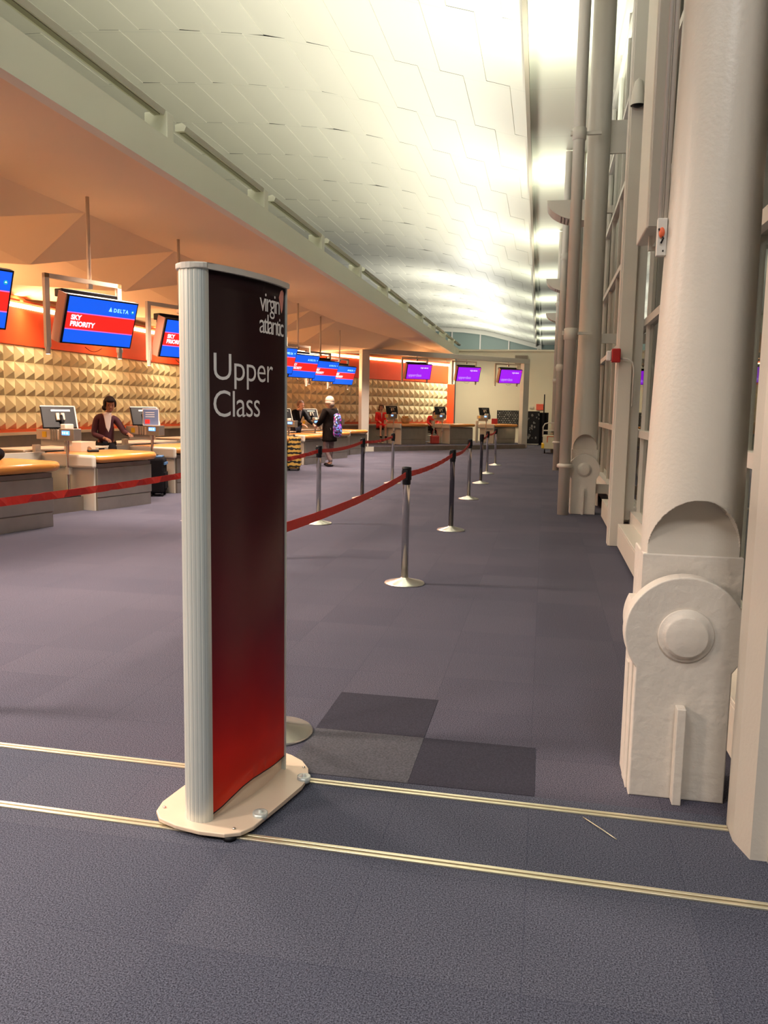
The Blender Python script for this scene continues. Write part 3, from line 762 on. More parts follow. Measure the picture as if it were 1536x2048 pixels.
belt(hid0, hid1, 0.025, 'long crumpled red barrier belt crossing before the wooden counters at the left', za=0.965, zb=0.95, twist=0.30)
belt(hid1, Lr[0], 0.03, 'crumpled red barrier belt from behind the sign to the left row post', twist=0.30)
belt(Lr[0], Lr[1], 0.035, 'smooth red barrier belt between first and middle posts of the left row', twist=0.06)
belt(Lr[1], Lr[2], 0.035, 'red barrier belt between middle and farthest posts of the left row', twist=0.3)
o = dup(p_light, (*hid0, 0), 0, 'satin steel barrier post in the left row, outside the left edge')

# ------------------------------------------------------------------ check in counters
def counter_unit(loc, rz, lab, glab, dark=False):
    t = thing('baggage_counter', lab, 'counter', loc, rz, group=glab)
    fm = STEEL_DARK if dark else STEEL
    obj('cabinet', MB().box(-0.95, -0.02, 0, 1.10, 0.0, 0.66), STEEL_DARK, t)
    obj('front_panel', MB().box(-0.02, 0.0, 0.0, 1.10, 0.19, 0.60, bev=0.004), fm, t)
    obj('plinth_panel', MB().box(-0.02, -0.004, 0.0, 1.08, 0.0, 0.175, bev=0.003), fm, t)
    # top with fully rounded nose and rounded far corner
    pts = [(-0.98, -0.04), (0.09, -0.02)]
    pts += [(0.09-0.25*(1-math.cos(a)), 0.98+0.30*math.sin(a)) for a in [PI/2*i/8 for i in range(9)]]
    pts += [(-0.98, 1.28)]
    mb = MB()
    rings = []
    n = len(pts); cx = sum(p[0] for p in pts)/n; cy = sum(p[1] for p in pts)/n
    for k in range(9):
        a = -PI/2+PI*k/8; inset = 0.05*(1-math.cos(a)); z = 0.735+0.055*math.sin(a)
        ring = []
        for (x, y) in pts:
            dx, dy = x-cx, y-cy; l = math.hypot(dx, dy); ring.append(mb.bm.verts.new((x-dx/l*inset, y-dy/l*inset, z)))
        rings.append(ring)
    for a, b in zip(rings, rings[1:]):
        for i in range(n):
            fc = mb.bm.faces.new((a[i], a[(i+1) % n], b[(i+1) % n], b[i])); fc.smooth = True
    mb.bm.faces.new(rings[0][::-1]); mb.bm.faces.new(rings[-1])
    obj('worktop', mb, WOOD, t)
    obj('end_bumper', MB().box(-1.0, 0.03, -0.11, -0.03, 0.60, 0.785, bev=0.035), GREYPAINT, t)
    obj('side_panel', MB().box(-0.95, -0.04, -0.03, 0.0, 0.0, 0.62, bev=0.004), GREYPAINT, t)
    return t
def scale_unit(loc, rz, lab, glab):
    t = thing('baggage_scale', lab, 'baggage scale', loc, rz, group=glab)
    obj('platform', MB().box(-0.95, -0.22, -1.32, -0.06, 0.0, 0.20), STEEL_DARK, t)
    obj('belt_top', MB().box(-0.94, -0.24, -1.30, -0.08, 0.20, 0.215), BLACK, t)
    obj('back_panel', MB().box(-1.02, -0.96, -1.32, -0.04, 0.0, 0.80, bev=0.004), GREYPAINT, t)
    obj('reflection_strip', MB().box(-0.955, -0.945, -1.2, -0.15, 0.22, 0.30), YELLOW_REFLECTION, t)  # yellowish reflection on the back panel, put in as a coloured strip
    return t
def station_unit(loc, rz, lab, glab, monitor=True, post=True, flip=False):
    """agent console beside the counter: shelf box with sticker and weight display on a pole"""
    t = thing('agent_console', lab, 'console', loc, rz, group=glab)
    obj('pole', MB().lathe([(0, 0.0), (0.026, 0.0), (0.024, 0.01), (0.024, 1.02)], -0.45, -0.10, 16), CHROME, t)
    obj('clamp', MB().box(-0.475, -0.405, -0.135, -0.065, 0.50, 0.60, bev=0.006), GREYPAINT, t)
    b = obj('shelf_box', MB().box(-0.92, -0.40, -0.22, 0.02, 0.99, 1.13, bev=0.006), PALEBEIGE, t)
    obj('sticker', MB().box(-0.80, -0.72, -0.226, -0.219, 1.02, 1.10), YELLOW, b)
    obj('rib_panel', MB().box(-0.64, -0.61, -0.228, -0.219, 0.98, 1.14).box(-0.59, -0.56, -0.228, -0.219, 0.98, 1.14).box(-0.54, -0.51, -0.228, -0.219, 0.98, 1.14), STEEL, b)
    d = obj('weight_display', MB().box(-0.44, -0.16, -0.26, -0.12, 0.985, 1.15, bev=0.006), STEEL, t)
    obj('lcd', MB().box(-0.38, -0.24, -0.266, -0.259, 1.06, 1.12), LCD, d)
    obj('digits', MB().box(-0.37, -0.345, -0.269, -0.265, 1.075, 1.105).box(-0.33, -0.31, -0.269, -0.265, 1.075, 1.105).box(-0.29, -0.26, -0.269, -0.265, 1.075, 1.105), LCDT, d)
    obj('ticket_printer', MB().box(-0.52, -0.42, -0.16, 0.0, 1.13, 1.21, bev=0.015), GREYPAINT, t)
    obj('lower_bracket', MB().box(-0.90, -0.45, -0.16, -0.02, 0.90, 0.985).box(-1.1, -1.04, -0.14, -0.04, 0.0, 0.9), GREYPAINT, t)
    return t
def desk_unit(loc, rz, lab, glab):
    t = thing('agent_desk', lab, 'desk', loc, rz, group=glab)
    obj('side_panel', MB().box(-1.75, -1.12, -0.24, -0.20, 0.0, 0.80, bev=0.004), GREYPAINT, t)
    obj('rear_panel', MB().box(-1.75, -1.70, -0.2, 1.3, 0.0, 0.80), GREYPAINT, t)
    obj('desk_top', MB().box(-1.80, -1.12, -0.28, 1.35, 0.80, 0.83, bev=0.006), PALEBEIGE, t)
    return t
def monitor_unit(loc, rz, lab, glab):
    t = thing('computer_monitor', lab, 'monitor', loc, rz, group=glab)
    # tilted back towards the agent; its back faces outward (+x, -y)
    T = Matrix.Rotation(math.radians(-42), 4, 'Z') @ Matrix.Rotation(math.radians(-24), 4, 'Y')
    def tb(mb): bmesh.ops.transform(mb.bm, matrix=Matrix.Translation((0, 0, 0.17)) @ T, verts=mb.bm.verts); return mb
    obj('panel', tb(MB().box(-0.03, 0.012, -0.235, 0.235, -0.165, 0.165, bev=0.01)), BLACK, t)
    obj('bezel_edge', tb(MB().box(-0.035, 0.016, 0.222, 0.240, -0.17, 0.17).box(-0.035, 0.016, -0.24, 0.24, 0.155, 0.172)), GREYPAINT, t)
    obj('mount', tb(MB().box(0.012, 0.05, -0.05, 0.0, -0.06, 0.05, bev=0.01).box(0.012, 0.05, 0.02, 0.07, -0.06, 0.05, bev=0.01).box(0.015, 0.04, -0.04, 0.06, -0.02, 0.0)), PALEBEIGE, t)
    obj('label_plate', tb(MB().box(0.012, 0.016, -0.10, 0.16, 0.085, 0.11)), STEEL, t)
    obj('stand', MB().tube([(0.05, -0.03, 0.20), (0.09, -0.05, 0.10), (0.06, -0.03, 0.0)], 0.022).box(-0.08, 0.14, -0.12, 0.08, 0.0, 0.012, bev=0.004), BLACK, t)
    return t
deltaY = [2.86+2.57*i for i in range(10)]     # near ends of the counter fronts
DR = -0.256
deltaX = [-6.12]*10
def loc2(i, x, y): return (deltaX[i]+x*math.cos(DR)-y*math.sin(DR), deltaY[i]+x*math.sin(DR)+y*math.cos(DR))
words = ['outside the left edge', 'outside the left edge, second', 'at the left edge of the view', 'before the woman in cardigan',
         'just left of the sign', 'hidden behind the sign', 'hidden behind the sign, farther one', 'just right of the sign', 'beside the customer in black', 'nearest the white gantry']
cu0 = sc0 = st0 = mo0 = None
for i, y in enumerate(deltaY):
    if i < 1 or i > 9: continue
    loc = (deltaX[i], y, 0)
    L1 = 'orange wood topped steel baggage counter, ' + words[i]
    L2 = 'low steel baggage scale beside the counter ' + words[i]
    L3 = 'steel agent console on a pole by the counter ' + words[i]
    L4 = 'black monitor seen from behind at the counter ' + words[i]
    L5 = 'pale low agent desk behind the counter ' + words[i]
    mp = (*loc2(i, -0.62, -0.08), 1.13)
    if cu0 is None:
        cu0 = counter_unit(loc, DR, L1, 'baggage counters along the left'); sc0 = scale_unit(loc, DR, L2, 'baggage scales along the left')
        st0 = station_unit(loc, DR, L3, 'agent consoles along the left'); mo0 = monitor_unit(mp, 0, L4, 'monitors at the left counters'); de0 = desk_unit(loc, DR, L5, 'agent desks along the left')
    else:
        dup(cu0, loc, DR, L1); (dup(sc0, loc, DR, L2) if i < 7 else None); dup(st0, loc, DR, L3); dup(mo0, mp, 0, L4); dup(de0, loc, DR, L5)
# Upper Class counters on a low step
UR = math.atan2(-0.735, 0.68)       # rotation so that local x points to the customers
UD = Vector((0.735, 0.68)).normalized(); UN = Vector((UD.y, -UD.x))
uw = ['left one with the basket on top', 'middle one right of the red bag', 'right one beside the white gantry post']
ucs = [(-5.30, 31.05), (-3.62, 32.60), (-1.98, 34.12)]
for i, (x, y) in enumerate(ucs):
    loc = (x, y, 0.16)
    dup(cu0, loc, UR, 'wood topped counter on the raised step, '+uw[i], 'counters on the raised step')
    dup(st0, loc, UR, 'pale agent console on the raised step by the '+uw[i].replace('one', 'counter'), 'consoles on the raised step')
    p = Vector((x, y)) + Vector((math.cos(UR), math.sin(UR)))*-0.62 + Vector((-math.sin(UR), math.cos(UR)))*-0.08
    dup(mo0, (p.x, p.y, 1.29), UR+0.5, 'black monitor on the raised step by the '+uw[i].replace('one', 'counter'), 'monitors on the raised step')
step = [(-6.25, 28.15), (-5.85, 28.45), (-0.72, 33.95), (-1.0, 35.5), (-3.9, 37.0), (-7.6, 30.6)]
st = struct('floor', MB().prism(step, 0.0, 0.16), CARPET)
q0, q1 = Vector((-5.85, 28.45)), Vector((-0.72, 33.95)); dd = (q1-q0).normalized(); nn = Vector((dd.y, -dd.x))
def along(a, b, out, z0, z1): 
    p0 = q0+dd*a; p1 = q0+dd*b
    return [(p0.x, p0.y), (p0.x+nn.x*out, p0.y+nn.y*out), (p1.x+nn.x*out, p1.y+nn.y*out), (p1.x, p1.y)]
struct('trim_11', MB().prism(along(0.0, 7.5, 0.012, 0, 0), 0, 0.165), STEEL_DARK)
struct('trim_12', MB().prism([(-6.27, 28.12), (-5.85, 28.43), (-5.86, 28.46), (-6.27, 28.16)], 0, 0.17), GREYPAINT)

# steel-faced long counter fronts between the units along the far left row
for i in (7, 8, 9):
    y = deltaY[i]
    obj('long_counter', MB().box(-6.50, -6.12, y+1.15, y+2.45, 0, 0.64).box(-6.14, -6.10, y+1.15, y+2.45, 0.16, 0.60), STEEL_DARK,
        label='dark steel counter section with wooden rail, ' + words[i], cat='counter')
# things lying on the counters
def on(u, x, y): return (deltaX[u]+x, deltaY[u]+y)
t = thing('telephone', 'small dark desk phone on the counter at the left edge', 'phone', (-6.25, 8.42, 0.79))
obj('body', MB().box(-0.08, 0.08, -0.1, 0.1, 0, 0.035, bev=0.012), BLACK, t)
obj('handset', MB().tube([(-0.05, -0.1, 0.05), (-0.05, -0.05, 0.065), (-0.05, 0.05, 0.065), (-0.05, 0.1, 0.05)], [0.026, 0.017, 0.017, 0.026]), STEEL_DARK, t)
t2 = dup(t, (-6.55, 11.2, 0.79), 0.6, 'small dark phone beside the box on the second counter')
obj('carton', MB().box(-0.14, 0.14, -0.2, 0.2, 0, 0.14, bev=0.004), PALEBEIGE, loc=(-6.85, 11.35, 0.79), label='low pale beige box on the second wooden counter', cat='box')
obj('carton', MB().box(-0.12, 0.12, -0.1, 0.1, 0, 0.16, bev=0.004), PALEBEIGE, loc=(-6.6, 8.2, 0.79), label='pale beige box behind the desk phone at the left edge', cat='box')
mb = MB()
for k in range(9): mb.ell((random.uniform(-0.12, 0.12), random.uniform(-0.22, 0.22), random.uniform(0.05, 0.1)), (random.uniform(0.09, 0.16), random.uniform(0.1, 0.18), random.uniform(0.05, 0.1)))
obj('folded_coat', mb, CLOTH_BLACK, loc=(-6.72, 8.98, 0.80), label='crumpled black coat heaped on the left wooden counter', cat='coat')
t = thing('leaflet_stand', 'clear upright leaflet stand with blue and red print on the console', 'leaflet stand', (-6.55, 13.06, 1.16), 0)
T = Matrix.Rotation(math.radians(-55), 4, 'Z')
mb = MB().box(-0.004, 0.004, -0.12, 0.12, 0, 0.26); bmesh.ops.transform(mb.bm, matrix=T, verts=mb.bm.verts); obj('sheet', mb, mat('leaflet_print_blue', (0.16, 0.20, 0.34), 0.4), t)
mb = MB().box(0.004, 0.006, -0.10, -0.02, 0.02, 0.09); bmesh.ops.transform(mb.bm, matrix=T, verts=mb.bm.verts); obj('red_patch', mb, RED, t)
mb = MB()
for z in (0.20, 0.165, 0.13): mb.box(0.004, 0.006, -0.09, 0.06, z, z+0.012)
bmesh.ops.transform(mb.bm, matrix=T, verts=mb.bm.verts); obj('print_lines', mb, WHITECLOTH, t)
mb = MB().box(-0.009, -0.004, -0.135, 0.135, -0.01, 0.275).box(-0.03, 0.05, -0.13, 0.13, -0.012, -0.006); bmesh.ops.transform(mb.bm, matrix=T, verts=mb.bm.verts); obj('holder', mb, WHITECLOTH, t)

# suitcases
def suitcase(loc, rz, m, lab, top=None, h=0.62, w=0.40, d=0.26):
    t = thing('suitcase', lab, 'suitcase', loc, rz)
    obj('shell', MB().box(-d/2, d/2, -w/2, w/2, 0.05, h, bev=0.05), m, t)
    for sx in (-1, 1):
        for sy in (-1, 1): obj('wheel', MB().lathe([(0, -0.012), (0.025, -0.012), (0.025, 0.012), (0, 0.012)], seg=14, M=Matrix.Translation((sx*d*0.35, sy*w*0.38, 0.026)) @ Matrix.Rotation(PI/2, 4, 'X')), BLACK, t)
    obj('zip_pocket', MB().box(d/2-0.005, d/2+0.02, -w*0.38, w*0.38, 0.12, h*0.62, bev=0.01), m, t)
    obj('handle', MB().tube([(0, -0.08, h-0.01), (0, -0.08, h+0.03), (0, 0.08, h+0.03), (0, 0.08, h-0.01)], 0.01), top or BLACK, t)
    return t
t = suitcase((-6.28, 12.72, 0), 0.3, CLOTH_BLACK, 'black upright suitcase with blue top beside the second counter', h=0.64)
obj('top_strap', MB().box(-0.09, 0.09, -0.14, 0.14, 0.635, 0.665, bev=0.01).box(0.13, 0.15, -0.16, 0.16, 0.52, 0.56), mat('blue_strap', (0.05, 0.14, 0.30), 0.6), t)
def zigzag():
    mt = mat('yellow_black_pattern', (0.6, 0.4, 0.05), 0.6); nt = mt.node_tree; b = bsdf(mt)
    tc = nt.nodes.new('ShaderNodeTexCoord'); ch = nt.nodes.new('ShaderNodeTexWave'); ch.bands_direction = 'Z'; ch.inputs['Scale'].default_value = 3; ch.inputs['Distortion'].default_value = 3
    ch.inputs['Detail Scale'].default_value = 4
    r = nt.nodes.new('ShaderNodeValToRGB'); r.color_ramp.interpolation = 'CONSTANT'; r.color_ramp.elements[0].color = (0.01, 0.01, 0.01, 1)
    r.color_ramp.elements[1].position = 0.45; r.color_ramp.elements[1].color = (0.62, 0.38, 0.08, 1)
    nt.links.new(tc.outputs['Object'], ch.inputs[0]); nt.links.new(ch.outputs['Fac'], r.inputs[0]); nt.links.new(r.outputs[0], b.inputs['Base Color']); return mt
suitcase((-5.84, 18.95, 0), 0.2, zigzag(), 'tall yellow and black patterned suitcase beside the counter near the customer', h=0.82, w=0.34, d=0.3)

# ------------------------------------------------------------------ hanging screens
def screen(kind, lab, glab, suspended=1.5, frame_up=0.0):
    t = thing('hanging_screen', lab, 'screen', group=glab)
    # local: y along the width, x outward; tilted so its top leans outward
    TI = math.radians(18)
    W, H = 0.50, 0.285
    T = Matrix.Rotation(TI, 4, 'Y')
    def tb(x):
        bm = x.bm if isinstance(x, MB) else x
        bmesh.ops.transform(bm, matrix=T, verts=bm.verts); return x
    obj('bezel', tb(MB().box(-0.08, 0.0, -W, W, -H, H, bev=0.006)), BLACK, t)
    side = obj('side_cover', tb(MB().box(-0.16, -0.01, -W-0.02, -W-0.003, -H, H).box(-0.16, -0.08, -W+0.1, W-0.1, -H+0.1, H-0.02)), mat_side, t)
    a, b_ = W-0.02, H-0.018
    e = 0.003
    if kind == 'blue':
        mb = MB(); l1, l2 = 0.09, -0.115
        for z0, z1, mi in ((-b_, l2, 0), (l2, l2+0.012, 2), (l2+0.012, l1-0.012, 1), (l1-0.012, l1, 2), (l1, b_, 0)):
            mb.poly([(e, -a, z0), (e, a, z0), (e, a, z1), (e, -a, z1)], mi)
        d = obj('display', tb(mb), [BLUE, RED, PINK], t)
        def letter(txt, size, y, z, m, sp=1.0, off=0.0):
            bm = text_bm(txt, size, sp, off)
            for v in bm.verts: v.co = Vector((e+0.003, y+v.co.x, z+v.co.y))
            return obj('lettering', tb(bm), m, d)
        letter('SKY', 0.078, -0.42, 0.005, SCRW, 1.0, 0.004)
        letter('PRIORITY', 0.078, -0.42, -0.070, SCRW, 1.0, 0.004)
        letter('DELTA', 0.062, 0.145, 0.145, SCRC, 1.25, 0.002)
        mb = MB(); mb.poly([(e+0.003, 0.075, 0.145), (e+0.003, 0.125, 0.145), (e+0.003, 0.100, 0.200)]); obj('logo_triangle', tb(mb), SCRC, d)
        mb = MB(); cx, cz = 0.425, 0.168
        mb.bm.faces.new([mb.bm.verts.new((e+0.003, cx+0.022*math.cos(2*PI*i/16), cz+0.022*math.sin(2*PI*i/16))) for i in range(16)]); obj('logo_ring', tb(mb), mat_ring, d)
        mb = MB(); mb.poly([(e+0.005, cx-0.013, cz-0.004), (e+0.005, cx+0.013, cz-0.004), (e+0.005, cx, cz+0.014)]); obj('logo_star', tb(mb), SCRW, d)
    else:
        mb = MB(); mb.poly([(e, -a, -b_), (e, a, -b_), (e, a, b_), (e, -a, b_)])
        d = obj('display', tb(mb), PURPLE, t)
        def letter(txt, size, y, z, m, sp=1.0, off=0.0):
            bm = text_bm(txt, size, sp, off)
            for v in bm.verts: v.co = Vector((e+0.003, y+v.co.x, z+v.co.y))
            return obj('lettering', tb(bm), m, d)
        letter('upperclass', 0.150, -0.43, -0.175, SCRV, 0.88)
        letter('virgin atlantic', 0.080, 0.03, 0.130, SCRW, 0.82)
        mb = MB(); mb.poly([(e+0.003, 0.415, 0.185), (e+0.003, 0.455, 0.185), (e+0.003, 0.475, 0.24), (e+0.003, 0.44, 0.235)]); obj('logo_fin', tb(mb), RED, d)
    # hanging frame of square tube behind the panel, with two small downlights
    fr = MB().box(-0.22, -0.17, -W-0.12, W-0.05, 0.46, 0.51).box(-0.22, -0.17, -W-0.12, -W-0.06, -0.32, 0.51).box(-0.22, -0.17, W-0.11, W-0.05, -0.32, 0.51)
    obj('hanging_frame', fr, mat_tube, t)
    obj('rear_unit', MB().box(-0.26, -0.12, -W+0.06, W-0.15, 0.27, 0.36, bev=0.01).box(-0.24, -0.1, -W+0.1, W-0.2, -0.2, 0.28), BLACK, t)
    for y in (-W-0.09, W-0.08):
        l = obj('downlight', MB().lathe([(0.028, -0.40), (0.03, -0.30), (0.03, -0.18)], -0.195, y, 14), mat_tube, t)
        obj('bulb', MB().lathe([(0, -0.402), (0.024, -0.40), (0.022, -0.38), (0, -0.375)], -0.195, y, 12), LAMP, l)
    if suspended: obj('drop_pole', MB().tube([(-0.195, 0.0, 0.50), (-0.195, 0.0, suspended)], 0.022), mat_tube, t)
    obj('pole_joint', MB().box(-0.22, -0.17, -0.03, 0.03, 0.40, 0.47, bev=0.005), STEEL, t)
    obj('cable', MB().tube([(-0.15, -0.12+0.24*i/8, -0.29-0.05*math.sin(PI*i/8)) for i in range(9)], 0.004, 6), BLACK, t)
    return t
mat_side = mat('peach_metal', (0.62, 0.28, 0.18), 0.5); mat_tube = mat('beige_square_tube', (0.66, 0.55, 0.42), 0.45); mat_ring = mat('screen_teal', (0, 0.3, 0.4), 0.3, emit=(0.0, 0.30, 0.45), estr=0.9)
SY = -math.radians(22.7)
scr_pos = [(-5.25, 6.78), (-5.25, 9.23), (-5.25, 11.72), (-5.35, 14.2), (-5.45, 16.65), (-5.65, 19.12), (-5.78, 21.6), (-5.9, 24.2)]
slab = ['cut by the left edge of the view', 'second from the left, hanging over the agent in cardigan', 'third from the left, partly hidden by the sign', 'hidden behind the tall sign', 'whose edge peeps out right of the tall sign',
        'first whole one right of the tall sign', 'middle one of three right of the sign', 'last one before the white gantry']
s0 = screen('blue', 'blue and red hanging screen, '+slab[0], 'blue and red screens over the counters', 1.5)
ZS = 2.46
s0.location = (*scr_pos[0], ZS); s0.rotation_euler = (0, 0, SY)
for i in range(1, len(scr_pos)): dup(s0, (*scr_pos[i], ZS), SY, 'blue and red hanging screen, '+slab[i])
# gantry with purple screens
g0, g1 = Vector((-6.30, 28.75)), Vector((-0.86, 34.55)); gd = (g1-g0).normalized(); gl = (g1-g0).length
GR = math.atan2(gd.y, gd.x)
t = thing('portal_gantry', 'large white portal frame spanning the far counters', 'gantry', (g0.x, g0.y, 0), GR)
obj('post', MB().box(-0.16, 0.16, -0.1, 0.1, 0, 3.42, bev=0.01), WHITE, t)
obj('post', MB().box(gl-0.16, gl+0.16, -0.1, 0.1, 0, 3.42, bev=0.01), WHITE, t)
obj('beam', MB().box(-0.16, gl+0.16, -0.1, 0.1, 3.42, 3.60, bev=0.01), WHITE, t)
v0 = screen('purple', 'x', 'purple screens under the white portal', 0.555)
VR = math.atan2(-0.83, 0.56)
vw = ['left one in front of the orange band', 'middle one', 'right one in front of the cream wall']
for i, s in enumerate((2.30, 4.72, 6.95)):
    p = g0+gd*s+Vector((gd.y, -gd.x))*0.19
    loc = (p.x, p.y, 2.86)
    if i == 0: v0.location = loc; v0.rotation_euler = (0, 0, VR); v0['label'] = 'purple hanging screen, '+vw[0]
    else: dup(v0, loc, VR, 'purple hanging screen, '+vw[i])

# ------------------------------------------------------------------ end wall items
t = thing('wall_speaker', 'grey box speaker fixed high on the cream end wall', 'speaker', (-1.15, 38.40, 3.62))
obj('cabinet', MB().box(-0.28, 0.28, -0.14, 0.08, 0, 0.38, bev=0.01), mat('taupe_plastic', (0.30, 0.26, 0.21), 0.6), t)
obj('grille', MB().box(-0.25, 0.25, -0.15, -0.14, 0.03, 0.35), mat('taupe_mesh', (0.24, 0.21, 0.17), 0.8, bump=(200, 0.6)), t)
t = thing('menu_board', 'wide dark board with rows of pale print on the cream end wall', 'board', (-1.60, 38.42, 0.0))
obj('panel', MB().box(-0.56, 0.42, 0, 0.05, 0.78, 1.52, bev=0.006), BLACK, t)
def menu_mat():
    mt = mat('board_print', (0.02, 0.02, 0.02), 0.5); nt = mt.node_tree; b = bsdf(mt); tc = nt.nodes.new('ShaderNodeTexCoord')
    sp = nt.nodes.new('ShaderNodeSeparateXYZ'); cb = nt.nodes.new('ShaderNodeCombineXYZ'); nt.links.new(tc.outputs['Object'], sp.inputs[0])
    nt.links.new(sp.outputs['X'], cb.inputs[0]); nt.links.new(sp.outputs['Z'], cb.inputs[1])
    br = nt.nodes.new('ShaderNodeTexBrick'); br.inputs['Scale'].default_value = 1; br.inputs['Brick Width'].default_value = 0.11; br.inputs['Row Height'].default_value = 0.085
    br.inputs['Mortar Size'].default_value = 0.022; br.inputs['Color1'].default_value = (0.30, 0.30, 0.28, 1); br.inputs['Color2'].default_value = (0.03, 0.03, 0.03, 1)
    br.inputs['Mortar'].default_value = (0.008, 0.008, 0.008, 1); nt.links.new(cb.outputs[0], br.inputs['Vector']); nt.links.new(br.outputs['Color'], b.inputs['Base Color'])
    return mt
obj('printed_sheet', MB().box(-0.53, 0.39, -0.006, 0, 0.80, 1.49), menu_mat(), t)
t = thing('display_banner', 'dark banner panel with pale blotchy picture beside the gantry post', 'banner', (-0.52, 37.6, 0))
obj('panel', MB().box(-0.36, 0.30, 0, 0.04, 0.06, 1.50, bev=0.01), BLACK, t)
mb = MB()
for k in range(26):
    x, z = random.uniform(-0.33, 0.27), random.uniform(0.15, 1.4); s = random.uniform(0.02, 0.06)
    mb.prism([(x+s*math.cos(a)*random.uniform(.6, 1.2), z+s*1.4*math.sin(a)*random.uniform(.6, 1.2)) for a in [i*PI/4 for i in range(8)]], 0, 0.004, M=Matrix(((1, 0, 0, 0), (0, 0, 1, -0.006), (0, 1, 0, 0), (0, 0, 0, 1))))
obj('picture_patches', mb, mat('banner_grey_print', (0.17, 0.17, 0.17), 0.6), t)
obj('foot', MB().box(-0.3, 0.25, -0.15, 0.2, 0, 0.06, bev=0.01), STEEL, t)
t = thing('black_curtain', 'tall black folding screen beside the banner at the end wall', 'folding screen', (-0.12, 37.3, 0))
obj('cloth', MB().prism([(-0.10, 0), (0.0, 0.06), (0.1, 0), (0.2, 0.06), (0.28, 0.0), (0.28, 0.10), (0.2, 0.14), (0.1, 0.1), (0.0, 0.14), (-0.10, 0.1)], 0.02, 1.45), CLOTH_BLACK, t)
obj('pole', MB().box(0.05, 0.10, 0.1, 0.16, 0, 2.25), BLACK, t)
t = thing('wall_sign', 'red rectangular notice on the cream end wall above the banner', 'sign', (-0.24, 38.44, 1.56))
obj('plate', MB().box(-0.16, 0.16, 0, 0.05, 0, 0.27, bev=0.005), mat('red_notice', (0.75, 0.12, 0.07), 0.5), t)
t = thing('wall_socket', 'small pale socket pair on the cream end wall beside the red notice', 'socket', (-0.60, 38.44, 1.62))
obj('plate', MB().box(-0.09, 0.09, 0.02, 0.06, 0, 0.09, bev=0.004), GREYPAINT, t)
# white side table / tv at end between uc2 and uc3: red telephone box on console
t = thing('card_reader', 'small red box on the console beside the right raised counter', 'box', (-2.05, 34.9, 0.95))
obj('casing', MB().box(-0.12, 0.12, -0.1, 0.1, 0, 0.22, bev=0.01), REDPLASTIC, t)
# cart
t = thing('luggage_cart', 'pale cream service cart with curved rail beside the far column', 'cart', (0.16, 30.3, 0))
obj('body', MB().box(-0.20, 0.42, 0, 0.75, 0.16, 0.66, bev=0.03), mat('cream_enamel', (0.66, 0.63, 0.46), 0.4), t)
obj('rail', MB().tube([(-0.20, 0.1, 0.6), (-0.20, 0.1, 0.95), (-0.14, 0.1, 1.06), (-0.02, 0.1, 1.10), (0.42, 0.1, 1.10), (0.42, 0.1, 0.6)], 0.022), WHITE, t)
obj('upper_shelf', MB().box(-0.2, 0.42, 0.1, 0.7, 0.80, 0.83), WHITE, t)
obj('orange_trim', MB().box(-0.05, 0.30, -0.012, 0.0, 0.60, 0.63).box(-0.05, -0.02, -0.012, 0, 0.40, 0.63), RUST, t)
obj('yellow_bumper', MB().box(-0.24, -0.14, -0.03, 0.75, 0.18, 0.36, bev=0.02), YELLOW, t)
for x in (-0.12, 0.34):
    for y in (0.1, 0.65): obj('wheel', MB().lathe([(0, -0.02), (0.08, -0.02), (0.08, 0.02), (0, 0.02)], seg=18, M=Matrix.Translation((x, y, 0.08)) @ Matrix.Rotation(PI/2, 4, 'Y')), BLACK, t)
# basket and bag at upper class
bx = Vector(ucs[0])+UD*0.38-UN*0.35
t = thing('wicker_basket', 'small wicker basket of goods on the left raised counter', 'basket', (bx.x, bx.y, 0.95))
obj('bowl', MB().lathe([(0, 0), (0.14, 0), (0.19, 0.20), (0.18, 0.20), (0.13, 0.015), (0, 0.015)], seg=20), BASKET, t)
mb = MB()
for k in range(10): mb.ell((random.uniform(-.1, .1), random.uniform(-.1, .1), random.uniform(.18, .26)), (.05, .05, .04))
obj('contents', mb, mat('orange_goods', (0.62, 0.34, 0.10), 0.6), t)
bx = Vector(ucs[1])-UD*0.55-UN*0.30
t = thing('handbag', 'red handbag standing on the raised step between the consoles', 'bag', (bx.x, bx.y, 0.16), UR)
obj('body', MB().box(-0.09, 0.09, -0.18, 0.18, 0, 0.32, bev=0.04), REDBAG, t)
obj('handle', MB().tube([(0, 0.13*math.cos(a), 0.30+0.28*math.sin(a)) for a in [PI*i/12 for i in range(13)]], 0.012), REDBAG, t)

